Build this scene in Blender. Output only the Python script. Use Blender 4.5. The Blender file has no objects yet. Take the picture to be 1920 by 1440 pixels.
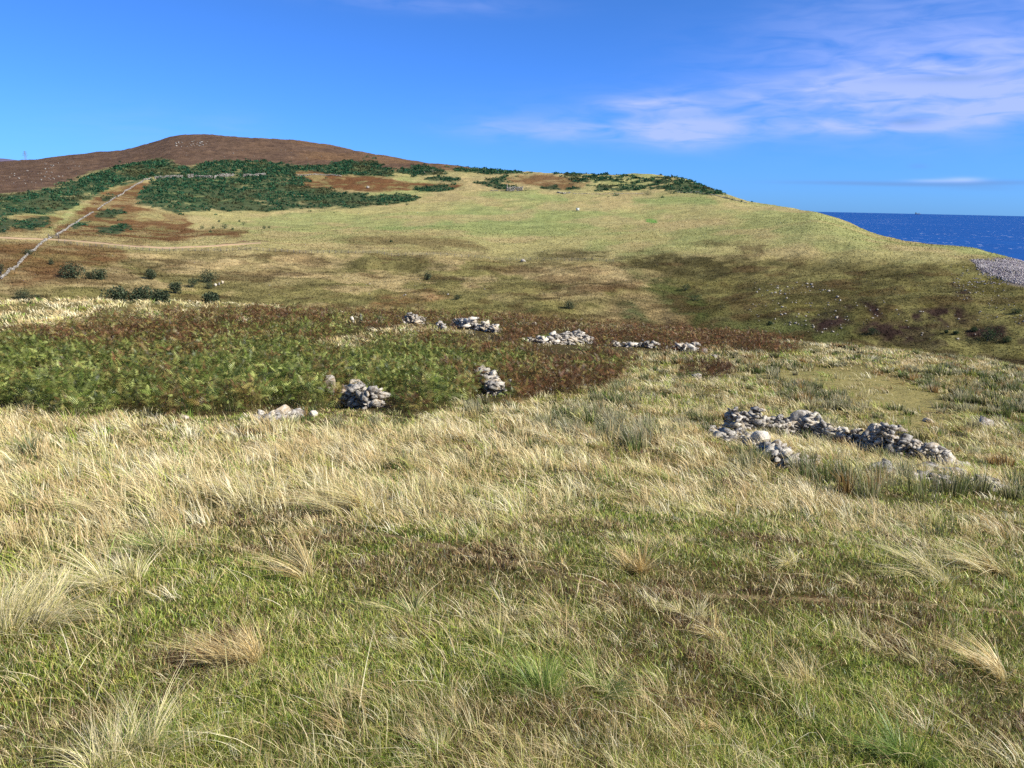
import bpy, bmesh, math, random
import numpy as np
from mathutils import Matrix, Vector

# ------------------------------------------------------------------ camera, sky, sun, exposure
SC = bpy.context.scene
COL = SC.collection
F_PX = 1478.0                       # focal length in pixels of the 1920 px wide photograph
PITCH = math.atan((720.0 - 380.5) / F_PX)
ROLL = math.radians(1.16)
CAM = np.array([0.0, 0.0, 1.6])
_f = np.array([0, math.cos(PITCH), -math.sin(PITCH)])
_r0 = np.array([1.0, 0, 0]); _u0 = np.cross(_r0, _f)
RV = _r0 * math.cos(ROLL) + _u0 * math.sin(ROLL)
UV = -_r0 * math.sin(ROLL) + _u0 * math.cos(ROLL)
FV = _f
cam = bpy.data.cameras.new("camera"); cam_o = bpy.data.objects.new("camera", cam); COL.objects.link(cam_o)
m = Matrix(((RV[0], UV[0], -FV[0], 0), (RV[1], UV[1], -FV[1], 0), (RV[2], UV[2], -FV[2], 1.6), (0, 0, 0, 1)))
cam_o.matrix_world = m
cam.sensor_width = 36; cam.lens = 36 * F_PX / 1920; cam.clip_start = 0.05; cam.clip_end = 120000
SC.camera = cam_o

SUN_EL, SUN_AZ = math.radians(37), math.radians(112)     # azimuth measured from the view direction, to the right
sun = bpy.data.lights.new("sun", 'SUN'); sun.energy = 5.0; sun.angle = math.radians(0.53); sun.color = (1, 0.955, 0.88)
sun_o = bpy.data.objects.new("sun", sun); COL.objects.link(sun_o)
sd = Vector((math.sin(SUN_AZ) * math.cos(SUN_EL), math.cos(SUN_AZ) * math.cos(SUN_EL), math.sin(SUN_EL)))
sun_o.rotation_euler = sd.to_track_quat('Z', 'Y').to_euler(); sun_o.location = (60, -20, 80)
SC.view_settings.view_transform = 'Standard'; SC.view_settings.look = 'None'
SC.view_settings.exposure = 0.60; SC.view_settings.gamma = 1.0
SC.cycles.max_bounces = 5; SC.cycles.diffuse_bounces = 3; SC.cycles.transmission_bounces = 3
SC.cycles.use_adaptive_sampling = True; SC.cycles.adaptive_threshold = 0.01; SC.cycles.use_denoising = False


class NT:
    """small helper to write node trees"""
    def __init__(s, tree): s.t = tree; s.n = tree.nodes; s.l = tree.links
    def node(s, kind, **kw):
        nd = s.n.new(kind)
        for k, v in kw.items():
            if k.startswith('_'): setattr(nd, k[1:], v)
        return nd
    def put(s, sock, v):
        if isinstance(v, bpy.types.NodeSocket): s.l.new(v, sock)
        elif v is not None: sock.default_value = v
    def math(s, op, a, b=None, c=None, clamp=False):
        nd = s.n.new('ShaderNodeMath'); nd.operation = op; nd.use_clamp = clamp
        s.put(nd.inputs[0], a); s.put(nd.inputs[1], b)
        if c is not None: s.put(nd.inputs[2], c)
        return nd.outputs[0]
    def mix(s, f, a, b, mode='MIX'):
        nd = s.n.new('ShaderNodeMix'); nd.data_type = 'RGBA'; nd.blend_type = mode
        s.put(nd.inputs[0], f); s.put(nd.inputs[6], a); s.put(nd.inputs[7], b)
        return nd.outputs[2]
    def noise(s, vec, scale, detail=3, rough=0.55, dist=0.0):
        nd = s.n.new('ShaderNodeTexNoise'); s.put(nd.inputs['Vector'], vec)
        nd.inputs['Scale'].default_value = scale; nd.inputs['Detail'].default_value = detail
        nd.inputs['Roughness'].default_value = rough; nd.inputs['Distortion'].default_value = dist
        return nd.outputs['Fac']
    def ramp(s, f, stops):
        nd = s.n.new('ShaderNodeValToRGB'); s.put(nd.inputs[0], f)
        e = nd.color_ramp.elements
        e[0].position, e[0].color = stops[0]; e[1].position, e[1].color = stops[1]
        for p, c in stops[2:]:
            x = e.new(p); x.color = c
        return nd.outputs[0]
    def mapping(s, vec, scale):
        nd = s.n.new('ShaderNodeMapping'); s.put(nd.inputs[0], vec); nd.inputs['Scale'].default_value = scale
        return nd.outputs[0]


def lin(r, g, b):
    c = np.array([r, g, b], float) / 255.0
    return np.where(c <= 0.04045, c / 12.92, ((c + 0.055) / 1.055) ** 2.4)


def ray_of(px, py):
    """pixel of the 1920 x 1440 photograph -> unit direction(s)"""
    px = np.asarray(px, float); py = np.asarray(py, float)
    d = FV + ((px - 960) / F_PX)[..., None] * RV - ((py - 720) / F_PX)[..., None] * UV
    return d / np.linalg.norm(d, axis=-1, keepdims=True)


world = bpy.data.worlds.new("World"); SC.world = world; world.use_nodes = True
w = NT(world.node_tree); w.n.clear()
sky = w.node('ShaderNodeTexSky', _sky_type='NISHITA', _sun_disc=False)
sky.sun_elevation = SUN_EL; sky.sun_rotation = SUN_AZ
sky.altitude = 600; sky.air_density = 1.0; sky.dust_density = 0.25; sky.ozone_density = 2.6
tc = w.node('ShaderNodeTexCoord'); sep = w.node('ShaderNodeSeparateXYZ'); w.l.new(tc.outputs['Generated'], sep.inputs[0])
azn = w.math('MULTIPLY', w.math('ARCTAN2', sep.outputs[0], sep.outputs[1]), 57.2958)
eln = w.math('MULTIPLY', w.math('ARCSINE', sep.outputs[2]), 57.2958)
cmb = w.node('ShaderNodeCombineXYZ'); w.put(cmb.inputs[0], w.math('MULTIPLY', azn, 0.27)); w.put(cmb.inputs[1], w.math('MULTIPLY', eln, 1.3))
cn = w.noise(cmb.outputs[0], 1.0, 7, 0.52, 0.6)
cn2 = w.noise(cmb.outputs[0], 0.45, 3, 0.5, 0.2)


def cloud_mask(specs):
    tot = None
    for (px, py, sx, sy, tilt, a) in specs:
        d = ray_of(px, py); ca = math.degrees(math.atan2(d[0], d[1])); ce = math.degrees(math.asin(d[2]))
        sxd, syd = sx / F_PX * 57.3, sy / F_PX * 57.3
        du = w.math('SUBTRACT', azn, ca)
        dv = w.math('SUBTRACT', w.math('SUBTRACT', eln, ce), w.math('MULTIPLY', du, tilt))
        q = w.math('ADD', w.math('POWER', w.math('ABSOLUTE', w.math('DIVIDE', du, sxd)), 2.0),
                   w.math('POWER', w.math('ABSOLUTE', w.math('DIVIDE', dv, syd)), 2.0))
        g = w.math('MULTIPLY', w.math('EXPONENT', w.math('MULTIPLY', q, -1.0)), a)
        tot = g if tot is None else w.math('ADD', tot, g)
    return tot


mw = cloud_mask([(1215, 196, 75, 13, 0, .85), (1120, 244, 180, 20, 0, .75), (1290, 248, 90, 26, 0, .65), (1620, 238, 260, 12, 0.0, .75),
                 (1500, 190, 330, 34, 0.02, .55), (1830, 170, 260, 60, 0.05, .8), (1900, 60, 260, 90, 0, .38), (1905, 205, 110, 12, 0, .7),
                 (1680, 130, 240, 30, .12, .35), (1290, 262, 60, 16, 0, .5), (1560, 60, 200, 60, .1, .22), (800, 6, 170, 14, 0, .3), (230, 240, 120, 40, 0, .12), (440, 240, 60, 30, 0, .12), (940, 240, 90, 22, 0, .2)])
mg = cloud_mask([(1600, 343, 120, 3.5, 0, .8), (1700, 347, 80, 3, 0, .5), (1880, 342, 90, 4, 0, .7), (1800, 345, 60, 4, 0, .5), (1820, 147, 60, 7, 0, .6), (1700, 229, 36, 8, 0, .85),
                 (1720, 148, 70, 6, 0, .45), (1722, 312, 14, 4, 0, .45), (1840, 353, 60, 4, 0, .35)])
mp = cloud_mask([(1808, 337, 26, 4, 0, .42), (1750, 339, 34, 3, 0, .3)])
mw = w.math('MULTIPLY', mw, w.math('MULTIPLY_ADD', w.math('ADD', w.math('MULTIPLY', cn, .7), w.math('MULTIPLY', cn2, .3)), 3.4, -1.05, clamp=True), clamp=True)
mg = w.math('MULTIPLY', mg, w.math('MULTIPLY_ADD', cn, 2.6, -0.1, clamp=True), clamp=True)
hz = w.math('MULTIPLY_ADD', eln, -0.05, 1.0, clamp=True)
zen = w.math('MULTIPLY_ADD', eln, 0.04, -1.1, clamp=True)
tint = w.mix(1.0, sky.outputs[0], w.mix(zen, w.mix(hz, (0.29, 0.58, 0.97, 1), (0.20, 0.52, 1.40, 1)), (0.80, 0.85, 0.86, 1)), 'MULTIPLY')
c1 = w.mix(w.math('MULTIPLY', mw, 0.78), tint, (3.6, 4.3, 7.8, 1))
c2 = w.mix(w.math('MULTIPLY', mg, 0.7), c1, (1.2, 2.45, 5.2, 1))
c3 = w.mix(mp, c2, (4.6, 5.4, 8.6, 1))
bg = w.node('ShaderNodeBackground'); w.put(bg.inputs[0], c3); bg.inputs[1].default_value = 0.095
wo = w.node('ShaderNodeOutputWorld'); w.l.new(bg.outputs[0], wo.inputs[0])

# ------------------------------------------------------------------ noise and projection
RNG = np.random.default_rng(7)


def _hash(ix, iy, seed):
    h = (ix.astype(np.int64) * 374761393 + iy.astype(np.int64) * 668265263 + seed * 2147483647) & 0xffffffff
    h = ((h ^ (h >> 13)) * 1274126177) & 0xffffffff
    h = ((h ^ (h >> 16)) * 2246822519) & 0xffffffff
    return ((h ^ (h >> 13)) & 0xffffff) / float(0xffffff)


def vnoise(x, y, seed=0):
    x = np.asarray(x, float); y = np.asarray(y, float)
    ix = np.floor(x); iy = np.floor(y); fx = x - ix; fy = y - iy
    fx = fx * fx * (3 - 2 * fx); fy = fy * fy * (3 - 2 * fy)
    a = _hash(ix, iy, seed); b = _hash(ix + 1, iy, seed); c = _hash(ix, iy + 1, seed); d = _hash(ix + 1, iy + 1, seed)
    return a + (b - a) * fx + (c - a) * fy + (a - b - c + d) * fx * fy


def fbm(x, y, seed=0, octv=4):
    t = 0; a = 0.5; s = 0
    for k in range(octv):
        t = t + a * vnoise(x * (2.03 ** k) + 17.3 * k, y * (2.03 ** k) - 9.1 * k, seed + k); s += a; a *= 0.5
    return t / s


def sstep(a, b, x):
    t = np.clip((x - a) / (b - a), 0, 1); return t * t * (3 - 2 * t)


def project(P):
    q = P - CAM
    d = q @ FV
    d = np.where(np.abs(d) < 1e-4, 1e-4, d)
    return 960 + F_PX * (q @ RV) / d, 720 - F_PX * (q @ UV) / d, d


def polymask(px, py, poly, soft=6.0):
    """1 inside the polygon, 0 outside, soft edge in pixels"""
    poly = np.array(poly, float)
    out = np.zeros(px.shape)
    x0, y0 = poly.min(0) - soft * 1.5; x1, y1 = poly.max(0) + soft * 1.5
    sel = (px > x0) & (px < x1) & (py > y0) & (py < y1)
    if not sel.any(): return out
    X = px[sel]; Y = py[sel]; inside = np.zeros(X.shape, bool); dm = np.full(X.shape, 1e9)
    n = len(poly)
    for i in range(n):
        ax, ay = poly[i]; bx, by = poly[(i + 1) % n]
        c = ((ay > Y) != (by > Y)) & (X < (bx - ax) * (Y - ay) / ((by - ay) if by != ay else 1e-9) + ax)
        inside ^= c
        ex, ey = bx - ax, by - ay; L2 = ex * ex + ey * ey + 1e-9
        t = np.clip(((X - ax) * ex + (Y - ay) * ey) / L2, 0, 1)
        dm = np.minimum(dm, np.hypot(X - ax - t * ex, Y - ay - t * ey))
    sdist = np.where(inside, dm, -dm)
    out[sel] = sstep(-soft, soft, sdist)
    return out


def linedist(px, py, pts):
    dm = np.full(px.shape, 1e9)
    for (ax, ay), (bx, by) in zip(pts[:-1], pts[1:]):
        ex, ey = bx - ax, by - ay; L2 = ex * ex + ey * ey + 1e-9
        t = np.clip(((px - ax) * ex + (py - ay) * ey) / L2, 0, 1)
        dm = np.minimum(dm, np.hypot(px - ax - t * ex, py - ay - t * ey))
    return dm


# ------------------------------------------------------------------ the lie of the land
def I(tab, x):
    a = np.array(tab, float); return np.interp(x, a[:, 0], a[:, 1])


SKYLINE = [(-300, 330), (0, 311), (72, 304), (160, 294), (250, 286), (300, 273), (335, 261), (372, 257), (420, 259), (470, 263), (560, 270), (640, 282),
           (720, 293), (800, 304), (870, 315), (960, 322), (1050, 324.5), (1150, 328), (1240, 331), (1290, 339), (1340, 358),
           (1380, 371), (1410, 380), (1470, 389), (1525, 397), (1590, 418), (1640, 440), (1700, 452), (1770, 460), (1825, 465),
           (1870, 477), (1920, 487), (2100, 525), (2400, 560)]
NEARZ = [(0.3, -1.66), (1, -1.8), (3, -2.2), (8, -3.2), (15, -4.6), (20, -5.6), (26, -6.6), (35, -7.65), (45, -8.5), (60, -9.75), (75, -11.0), (85, -12.4), (110, -19), (140, -29)]


def pchip_col(xs, ys, xq):
    h = np.diff(xs); d = np.diff(ys) / h; n = len(xs); mm = np.zeros(n)
    for i in range(1, n - 1):
        if d[i - 1] * d[i] > 0:
            w1 = 2 * h[i] + h[i - 1]; w2 = h[i] + 2 * h[i - 1]
            mm[i] = (w1 + w2) / (w1 / d[i - 1] + w2 / d[i])
    mm[0] = d[0]; mm[-1] = d[-1]
    k = np.clip(np.searchsorted(xs, xq) - 1, 0, n - 2); t = (xq - xs[k]) / h[k]
    return ((2 * t ** 3 - 3 * t ** 2 + 1) * ys[k] + (t ** 3 - 2 * t ** 2 + t) * h[k] * mm[k]
            + (-2 * t ** 3 + 3 * t ** 2) * ys[k + 1] + (t ** 3 - t ** 2) * h[k] * mm[k + 1])


NA, ND = 720, 900
AZ_MAX = math.radians(110)
AZ_G = np.concatenate([np.linspace(-AZ_MAX, -0.72, 60)[:-1], np.linspace(-0.72, 0.72, NA), np.linspace(0.72, AZ_MAX, 60)[1:]])
LD_G = np.linspace(math.log(0.25), math.log(2600), ND)
HG = np.zeros((len(AZ_G), ND))


def z_at(px, py, D):
    d = ray_of(px, py); return d[2] / math.hypot(d[0], d[1]) * D


for i, a in enumerate(AZ_G):
    ac = max(-0.70, min(0.70, a))
    # image column whose horizon-level ray has this azimuth
    px = 960 + F_PX * math.tan(ac) * math.cos(PITCH) * 1.0
    for _ in range(3):
        d = ray_of(px, 450.0); e = math.atan2(d[0], d[1]) - ac; px -= e * F_PX / math.cos(ac) ** 2
    px = max(-420, min(2340, px))
    tilt = -0.03 * math.sin(a)
    lw = float(np.interp(-a, [0.15, 0.5], [0, 1]))
    xs = [p[0] for p in NEARZ]; ys = [p[1] + tilt * p[0] + lw * float(np.interp(p[0], [35, 75, 85, 140], [0, 1.35, 1.2, 0])) for p in NEARZ]
    ctl = [(I([(0, 172), (1920, 182)], px), I([(0, 640), (960, 665), (1920, 715)], px)),
           (I([(0, 225), (960, 230), (1920, 225)], px), I([(0, 540), (400, 552), (800, 560), (1100, 565), (1250, 585), (1500, 575), (1920, 580)], px)),
           (I([(0, 275), (960, 280), (1920, 268)], px), I([(0, 490), (400, 505), (800, 513), (1100, 518), (1250, 533), (1500, 522), (1920, 525)], px)),
           (I([(0, 330), (600, 325), (960, 320), (1500, 310), (1920, 300)], px),
            I([(0, 447), (100, 450), (310, 465), (500, 458), (700, 470), (960, 484), (1200, 488), (1500, 478), (1640, 478), (1830, 488), (1920, 493), (2340, 570)], px)),
           (I([(0, 400), (400, 430), (800, 430), (1200, 420), (1400, 390), (1600, 340), (1920, 318)], px),
            I([(0, 418), (300, 425), (500, 425), (780, 420), (960, 420), (1200, 420), (1300, 422), (1400, 424), (1525, 430), (1640, 456), (1830, 474), (1920, 490), (2340, 566)], px)),
           (I([(0, 500), (400, 560), (800, 560), (1200, 540), (1340, 500), (1525, 410), (1700, 368), (1920, 323)], px),
            I([(0, 375), (300, 365), (500, 365), (780, 363), (960, 358), (1100, 360), (1250, 362), (1340, 370), (1400, 386), (1525, 404), (1640, 446), (1700, 457), (1830, 469), (1920, 488.5), (2340, 564)], px)),
           (I([(0, 1000), (372, 1100), (640, 950), (870, 760), (1000, 700), (1240, 650), (1340, 580), (1525, 455), (1700, 398), (1920, 330)], px), I(SKYLINE, px))]
    for D, py in ctl:
        D = max(D, xs[-1] + 4); xs.append(D); ys.append(z_at(px, py, D))
    D5, z5 = xs[-1], ys[-1]
    xs += [D5 + 70, D5 + 420, max(2700, D5 + 900)]; ys += [z5 - I([(0, 6), (900, 8), (1340, 22), (1525, 28), (1920, 36)], px), -175, -190]
    HG[i] = pchip_col(np.array(xs), np.array(ys), np.exp(LD_G)) + 1.6
for _ in range(14):                                                  # ease the creases between columns
    HG[60:-60] = HG[60:-60] * .5 + (HG[59:-61] + HG[61:-59]) * .25


def H(x, y):
    x = np.asarray(x, float); y = np.asarray(y, float)
    D = np.hypot(x, y); az = np.arctan2(x, y)
    fi = np.interp(az, AZ_G, np.arange(len(AZ_G))); fj = (np.log(np.maximum(D, 0.26)) - LD_G[0]) / (LD_G[1] - LD_G[0])
    fj = np.clip(fj, 0, ND - 1.001); fi = np.clip(fi, 0, len(AZ_G) - 1.001)
    i = fi.astype(int); j = fj.astype(int); u = fi - i; v = fj - j
    z = HG[i, j] * (1 - u) * (1 - v) + HG[i + 1, j] * u * (1 - v) + HG[i, j + 1] * (1 - u) * v + HG[i + 1, j + 1] * u * v
    nearw = 1 - sstep(100, 170, D); far = sstep(150, 220, D); hill = sstep(420, 700, D)
    z = z + nearw * sstep(1.0, 4.0, D) * ((fbm(x / 3.1, y / 3.1, 5, 3) - .5) * 0.34 + (fbm(x / 0.8, y / 0.8, 8, 2) - .5) * 0.10 + sstep(15, 40, D) * (fbm(x / 14, y / 14, 3, 2) - .5) * 0.9)
    z = z + far * (1 - 0.55 * sstep(300, 340, D) * (1 - hill)) * ((fbm(x / 34, y / 34, 21, 3) - .5) * 3.2 + (fbm(x / 9, y / 9, 31, 3) - .5) * 1.9)
    z = z + hill * (fbm(x / 90, y / 90, 41, 3) - .5) * 7
    return z


_D = np.exp(np.linspace(math.log(1.0), math.log(1600), 2600))


def at(px, py):
    """where the ray through a photograph pixel meets the ground"""
    d = ray_of(px, py); h = math.hypot(d[0], d[1])
    X = d[0] / h * _D; Y = d[1] / h * _D; Z = 1.6 + d[2] / h * _D
    g = H(X, Y) - Z
    k = np.argmax(g > 0)
    if g[k] <= 0:
        k = int(np.argmax(g))          # just over a crest: take the nearest approach
    return np.array([X[k], Y[k], float(H(X[k], Y[k]))])


def px_size(p):
    """metres per photograph pixel at a point"""
    return float((np.asarray(p) - CAM) @ FV) / F_PX


# ------------------------------------------------------------------ mesh building
def build(name, V, T, mat, cols=None, parent=None, smooth=False, loc=None, extra=None):
    V = np.asarray(V, np.float32).reshape(-1, 3); T = np.asarray(T, np.int32)
    k = T.shape[1]
    me = bpy.data.meshes.new(name)
    me.vertices.add(len(V)); me.loops.add(T.size); me.polygons.add(len(T))
    if loc is not None: V = V - np.asarray(loc, np.float32)
    me.vertices.foreach_set('co', V.ravel()); me.loops.foreach_set('vertex_index', T.ravel())
    me.polygons.foreach_set('loop_start', np.arange(0, T.size, k, dtype=np.int32))
    me.update(calc_edges=True)
    if smooth: me.polygons.foreach_set('use_smooth', np.ones(len(T), bool))
    if cols is not None:
        a = me.color_attributes.new('col', 'FLOAT_COLOR', 'POINT')
        c = np.ones((len(V), 4), np.float32); c[:, :3] = cols
        a.data.foreach_set('color', c.ravel())
    if mat: me.materials.append(mat)
    o = bpy.data.objects.new(name, me); COL.objects.link(o)
    if parent is not None: o.parent = parent
    if loc is not None: o.location = tuple(map(float, loc))
    return o


def tag(o, label=None, cat=None, group=None, kind=None):
    if label: o['label'] = label
    if cat: o['category'] = cat
    if group: o['group'] = group
    if kind: o['kind'] = kind
    return o


def thing(name, loc, label, cat, group=None):
    o = bpy.data.objects.new(name, None); COL.objects.link(o); o.location = tuple(map(float, loc)); o.empty_display_size = 0.3
    return tag(o, label, cat, group)


class Acc:
    def __init__(s): s.V = []; s.T = []; s.C = []; s.n = 0
    def add(s, V, T, C):
        V = np.asarray(V, float); s.V.append(V); s.T.append(np.asarray(T) + s.n); s.n += len(V)
        s.C.append(np.broadcast_to(np.asarray(C, float), (len(V), 3)))
    def build(s, name, mat, **kw):
        return build(name, np.concatenate(s.V), np.concatenate(s.T), mat, np.concatenate(s.C), **kw)


def ico(sub):
    bm = bmesh.new(); bmesh.ops.create_icosphere(bm, subdivisions=sub, radius=1)
    V = np.array([v.co[:] for v in bm.verts]); T = np.array([[v.index for v in f.verts] for f in bm.faces]); bm.free()
    return V, T


ICO = {1: ico(1), 2: ico(2), 3: ico(3)}


def rot_rand(rng, flat=1.0):
    a, b, c = rng.uniform(0, 2 * math.pi), rng.normal(0, 0.35 * flat), rng.normal(0, 0.35 * flat)
    return np.array((Matrix.Rotation(a, 3, 'Z') @ Matrix.Rotation(b, 3, 'X') @ Matrix.Rotation(c, 3, 'Y')))


def _hull(rng, n):
    p = rng.normal(size=(n, 3)); pw = rng.uniform(5, 14); p /= (np.abs(p) ** pw).sum(1, keepdims=True) ** (1 / pw)
    p *= rng.uniform(.82, 1.0, (n, 1)); bm = bmesh.new()
    vs = [bm.verts.new(q) for q in p]; r = bmesh.ops.convex_hull(bm, input=vs)
    bmesh.ops.delete(bm, geom=[v for v in bm.verts if not v.link_faces], context='VERTS'); bmesh.ops.triangulate(bm, faces=bm.faces[:])
    bm.verts.index_update(); V = np.array([v.co[:] for v in bm.verts]); T = np.array([[v.index for v in f.verts] for f in bm.faces]); bm.free()
    return V, T


_hr = np.random.default_rng(77)
HULLS = [_hull(_hr, n) for n in (9, 10, 11, 12, 13, 14) for _ in range(8)]


def rock(rng, size, sub=2, flat=1.0, cuts=7, cutlo=0.55):
    if cuts > 5 or sub == 1:            # broken, angular stone
        V, T = HULLS[rng.integers(0 if sub > 1 else 0, 48 if sub > 1 else 24)]
        return (V * np.asarray(size) / 2) @ rot_rand(rng, flat).T, T
    V, T = ICO[sub]; V = V @ np.linalg.qr(rng.normal(size=(3, 3)))[0]; pw = rng.uniform(2.6, 6.0)
    V = V / (np.abs(V) ** pw).sum(1, keepdims=True) ** (1 / pw) * .92
    for _ in range(cuts):
        n = rng.normal(size=3); n /= np.linalg.norm(n); h = rng.uniform(cutlo, 0.9)
        e = np.maximum(V @ n - h, 0); V -= e[:, None] * n * 0.92
    s = rng.integers(1000)
    V *= (1 + 0.16 * (vnoise(V[:, 0] * 2.3 + s, V[:, 1] * 2.3 + V[:, 2] * 3.1, 3) - .5) + 0.10 * (vnoise(V[:, 0] * 6 + s, V[:, 1] * 6 + V[:, 2] * 5, 4) - .5))[:, None]
    V = V * np.asarray(size) / 2
    return V @ rot_rand(rng, flat).T, T


# ------------------------------------------------------------------ materials
def new_mat(name):
    mt = bpy.data.materials.new(name); mt.use_nodes = True; t = NT(mt.node_tree); t.n.clear(); return mt, t


def out(t, sh): o = t.node('ShaderNodeOutputMaterial'); t.l.new(sh, o.inputs[0])


def leaf_mat(name, trans=0.3, gloss=0.0):
    mt, t = new_mat(name)
    a = t.node('ShaderNodeAttribute', _attribute_name='col')
    d = t.node('ShaderNodeBsdfDiffuse'); t.l.new(a.outputs['Color'], d.inputs[0])
    tr = t.node('ShaderNodeBsdfTranslucent'); t.l.new(a.outputs['Color'], tr.inputs[0])
    mx = t.node('ShaderNodeMixShader'); mx.inputs[0].default_value = trans; t.l.new(d.outputs[0], mx.inputs[1]); t.l.new(tr.outputs[0], mx.inputs[2])
    sh = mx.outputs[0]
    if gloss:
        g = t.node('ShaderNodeBsdfGlossy'); g.inputs['Roughness'].default_value = 0.42; g.inputs[0].default_value = (1, 1, 1, 1)
        m2 = t.node('ShaderNodeMixShader'); m2.inputs[0].default_value = gloss; t.l.new(sh, m2.inputs[1]); t.l.new(g.outputs[0], m2.inputs[2]); sh = m2.outputs[0]
    out(t, sh); return mt


M_GRASS = leaf_mat('grass_blades', 0.32, 0.025)
M_FERN = leaf_mat('fern_fronds', 0.3, 0.02)
M_LEAF = leaf_mat('shrub_leaves', 0.22)
M_MOOR = leaf_mat('moor_grass_blades', 0.5)


def stone_mat(name, scale=1.0):
    mt, t = new_mat(name)
    tcn = t.node('ShaderNodeTexCoord'); v = tcn.outputs['Object']
    a = t.node('ShaderNodeAttribute', _attribute_name='col')
    n1 = t.noise(v, 9 * scale, 4, 0.65); n2 = t.noise(v, 26 * scale, 4, 0.7); n3 = t.noise(v, 3.5 * scale, 3, .6)
    lich = t.ramp(n1, [(0.42, (0, 0, 0, 1)), (0.56, (1, 1, 1, 1))])
    c = t.mix(t.math('MULTIPLY', lich, 0.6), a.outputs['Color'], (0.62, 0.58, 0.51, 1))
    dark = t.ramp(n2, [(0.34, (1, 1, 1, 1)), (0.47, (0, 0, 0, 1))])
    c = t.mix(t.math('MULTIPLY', dark, 0.8), c, (0.05, 0.045, 0.04, 1))
    moss = t.ramp(n3, [(0.58, (0, 0, 0, 1)), (0.70, (1, 1, 1, 1))])
    c = t.mix(t.math('MULTIPLY', moss, 0.35), c, (0.22, 0.20, 0.10, 1))
    b = t.node('ShaderNodeBump'); b.inputs['Strength'].default_value = 0.7; b.inputs['Distance'].default_value = 0.03 / scale
    t.put(b.inputs['Height'], t.math('ADD', n1, n2))
    p = t.node('ShaderNodeBsdfPrincipled'); t.put(p.inputs['Base Color'], c); p.inputs['Roughness'].default_value = 0.92
    p.inputs['Specular IOR Level'].default_value = 0.25
    t.l.new(b.outputs[0], p.inputs['Normal']); out(t, p.outputs[0]); return mt


M_STONE = stone_mat('lichened_stone', 1.0)
M_FARSTONE = stone_mat('pale_far_stone', 0.12)


def ground_mat(name, s_fine, s_mid, lo, hi, bump, dist):
    mt, t = new_mat(name)
    tcn = t.node('ShaderNodeTexCoord'); v = tcn.outputs['Object']
    a = t.node('ShaderNodeAttribute', _attribute_name='col')
    n1 = t.noise(v, s_fine, 5, 0.7, 0.6); n2 = t.noise(v, s_mid, 4, 0.6, 0.4)
    k = t.math('ADD', t.math('MULTIPLY', n1, 0.65), t.math('MULTIPLY', n2, 0.35))
    r = t.ramp(k, [(0.34, (lo, lo, lo, 1)), (0.66, (hi, hi, hi, 1))])
    c = t.mix(1.0, a.outputs['Color'], r, 'MULTIPLY')
    n4 = t.noise(v, s_mid * 0.4, 3, 0.6)
    c = t.mix(t.math('MULTIPLY_ADD', n4, 1.2, -0.42, clamp=True), c, t.mix(1.0, c, (1.06, 0.97, 0.86, 1), 'MULTIPLY'))
    b = t.node('ShaderNodeBump'); b.inputs['Strength'].default_value = bump; b.inputs['Distance'].default_value = dist
    t.put(b.inputs['Height'], k)
    p = t.node('ShaderNodeBsdfPrincipled'); t.put(p.inputs['Base Color'], c); p.inputs['Roughness'].default_value = 0.95
    p.inputs['Specular IOR Level'].default_value = 0.05
    t.l.new(b.outputs[0], p.inputs['Normal']); out(t, p.outputs[0]); return mt


M_HILL = ground_mat('moorland', 0.9, 0.16, 0.6, 1.4, 0.9, 0.7)
M_GROUND = ground_mat('thatch_and_soil', 28, 4, 0.45, 1.5, 0.6, 0.03)
M_SOIL = ground_mat('worn_soil', 22, 5, 0.55, 1.5, 0.7, 0.02)
M_TRACK = ground_mat('gravel_track', 0.8, 0.2, 0.85, 1.15, 0.2, 0.1)


def plain(name, col, rough=0.8, metal=0.0):
    mt, t = new_mat(name)
    tcn = t.node('ShaderNodeTexCoord'); n = t.noise(tcn.outputs['Object'], 3.0, 4, .6)
    r = t.ramp(n, [(0.3, (0.8, 0.8, 0.8, 1)), (0.7, (1.12, 1.12, 1.12, 1))])
    c = t.mix(1.0, (*col, 1), r, 'MULTIPLY')
    p = t.node('ShaderNodeBsdfPrincipled'); t.put(p.inputs['Base Color'], c); p.inputs['Roughness'].default_value = rough; p.inputs['Metallic'].default_value = metal
    out(t, p.outputs[0]); return mt


M_WOOD = plain('grey_wood', (0.16, 0.13, 0.10)); M_BARK = plain('bark', (0.07, 0.06, 0.05)); M_STEEL = plain('grey_steel', (0.25, 0.27, 0.30), 0.5)
M_CREAM = plain('cream_paint', (0.72, 0.70, 0.60)); M_DARK = plain('dark_metal', (0.06, 0.07, 0.09)); M_WIRE = plain('fence_wire', (0.3, 0.3, 0.3), 0.4)
M_HULL = plain('ship_hull', (0.10, 0.12, 0.17))

# ------------------------------------------------------------------ land cover of the far hillside
C_FIELD = lin(158, 149, 99); C_FGREEN = lin(130, 142, 86); C_BRIGHT = lin(92, 140, 62); C_BEIGE = lin(168, 148, 106)
C_HEATH = lin(96, 77, 62); C_HEATHO = lin(118, 92, 64); C_RUST = lin(104, 74, 48); C_RUSTD = lin(82, 62, 40)
C_GORSE = lin(36, 62, 42); C_ROUGH = lin(120, 112, 70); C_OLIVE = lin(120, 114, 68); C_DOLIVE = lin(76, 70, 42)
C_HEATHD = lin(56, 41, 38); C_SCREE = lin(134, 124, 130); C_PINK = lin(140, 118, 86)

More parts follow.
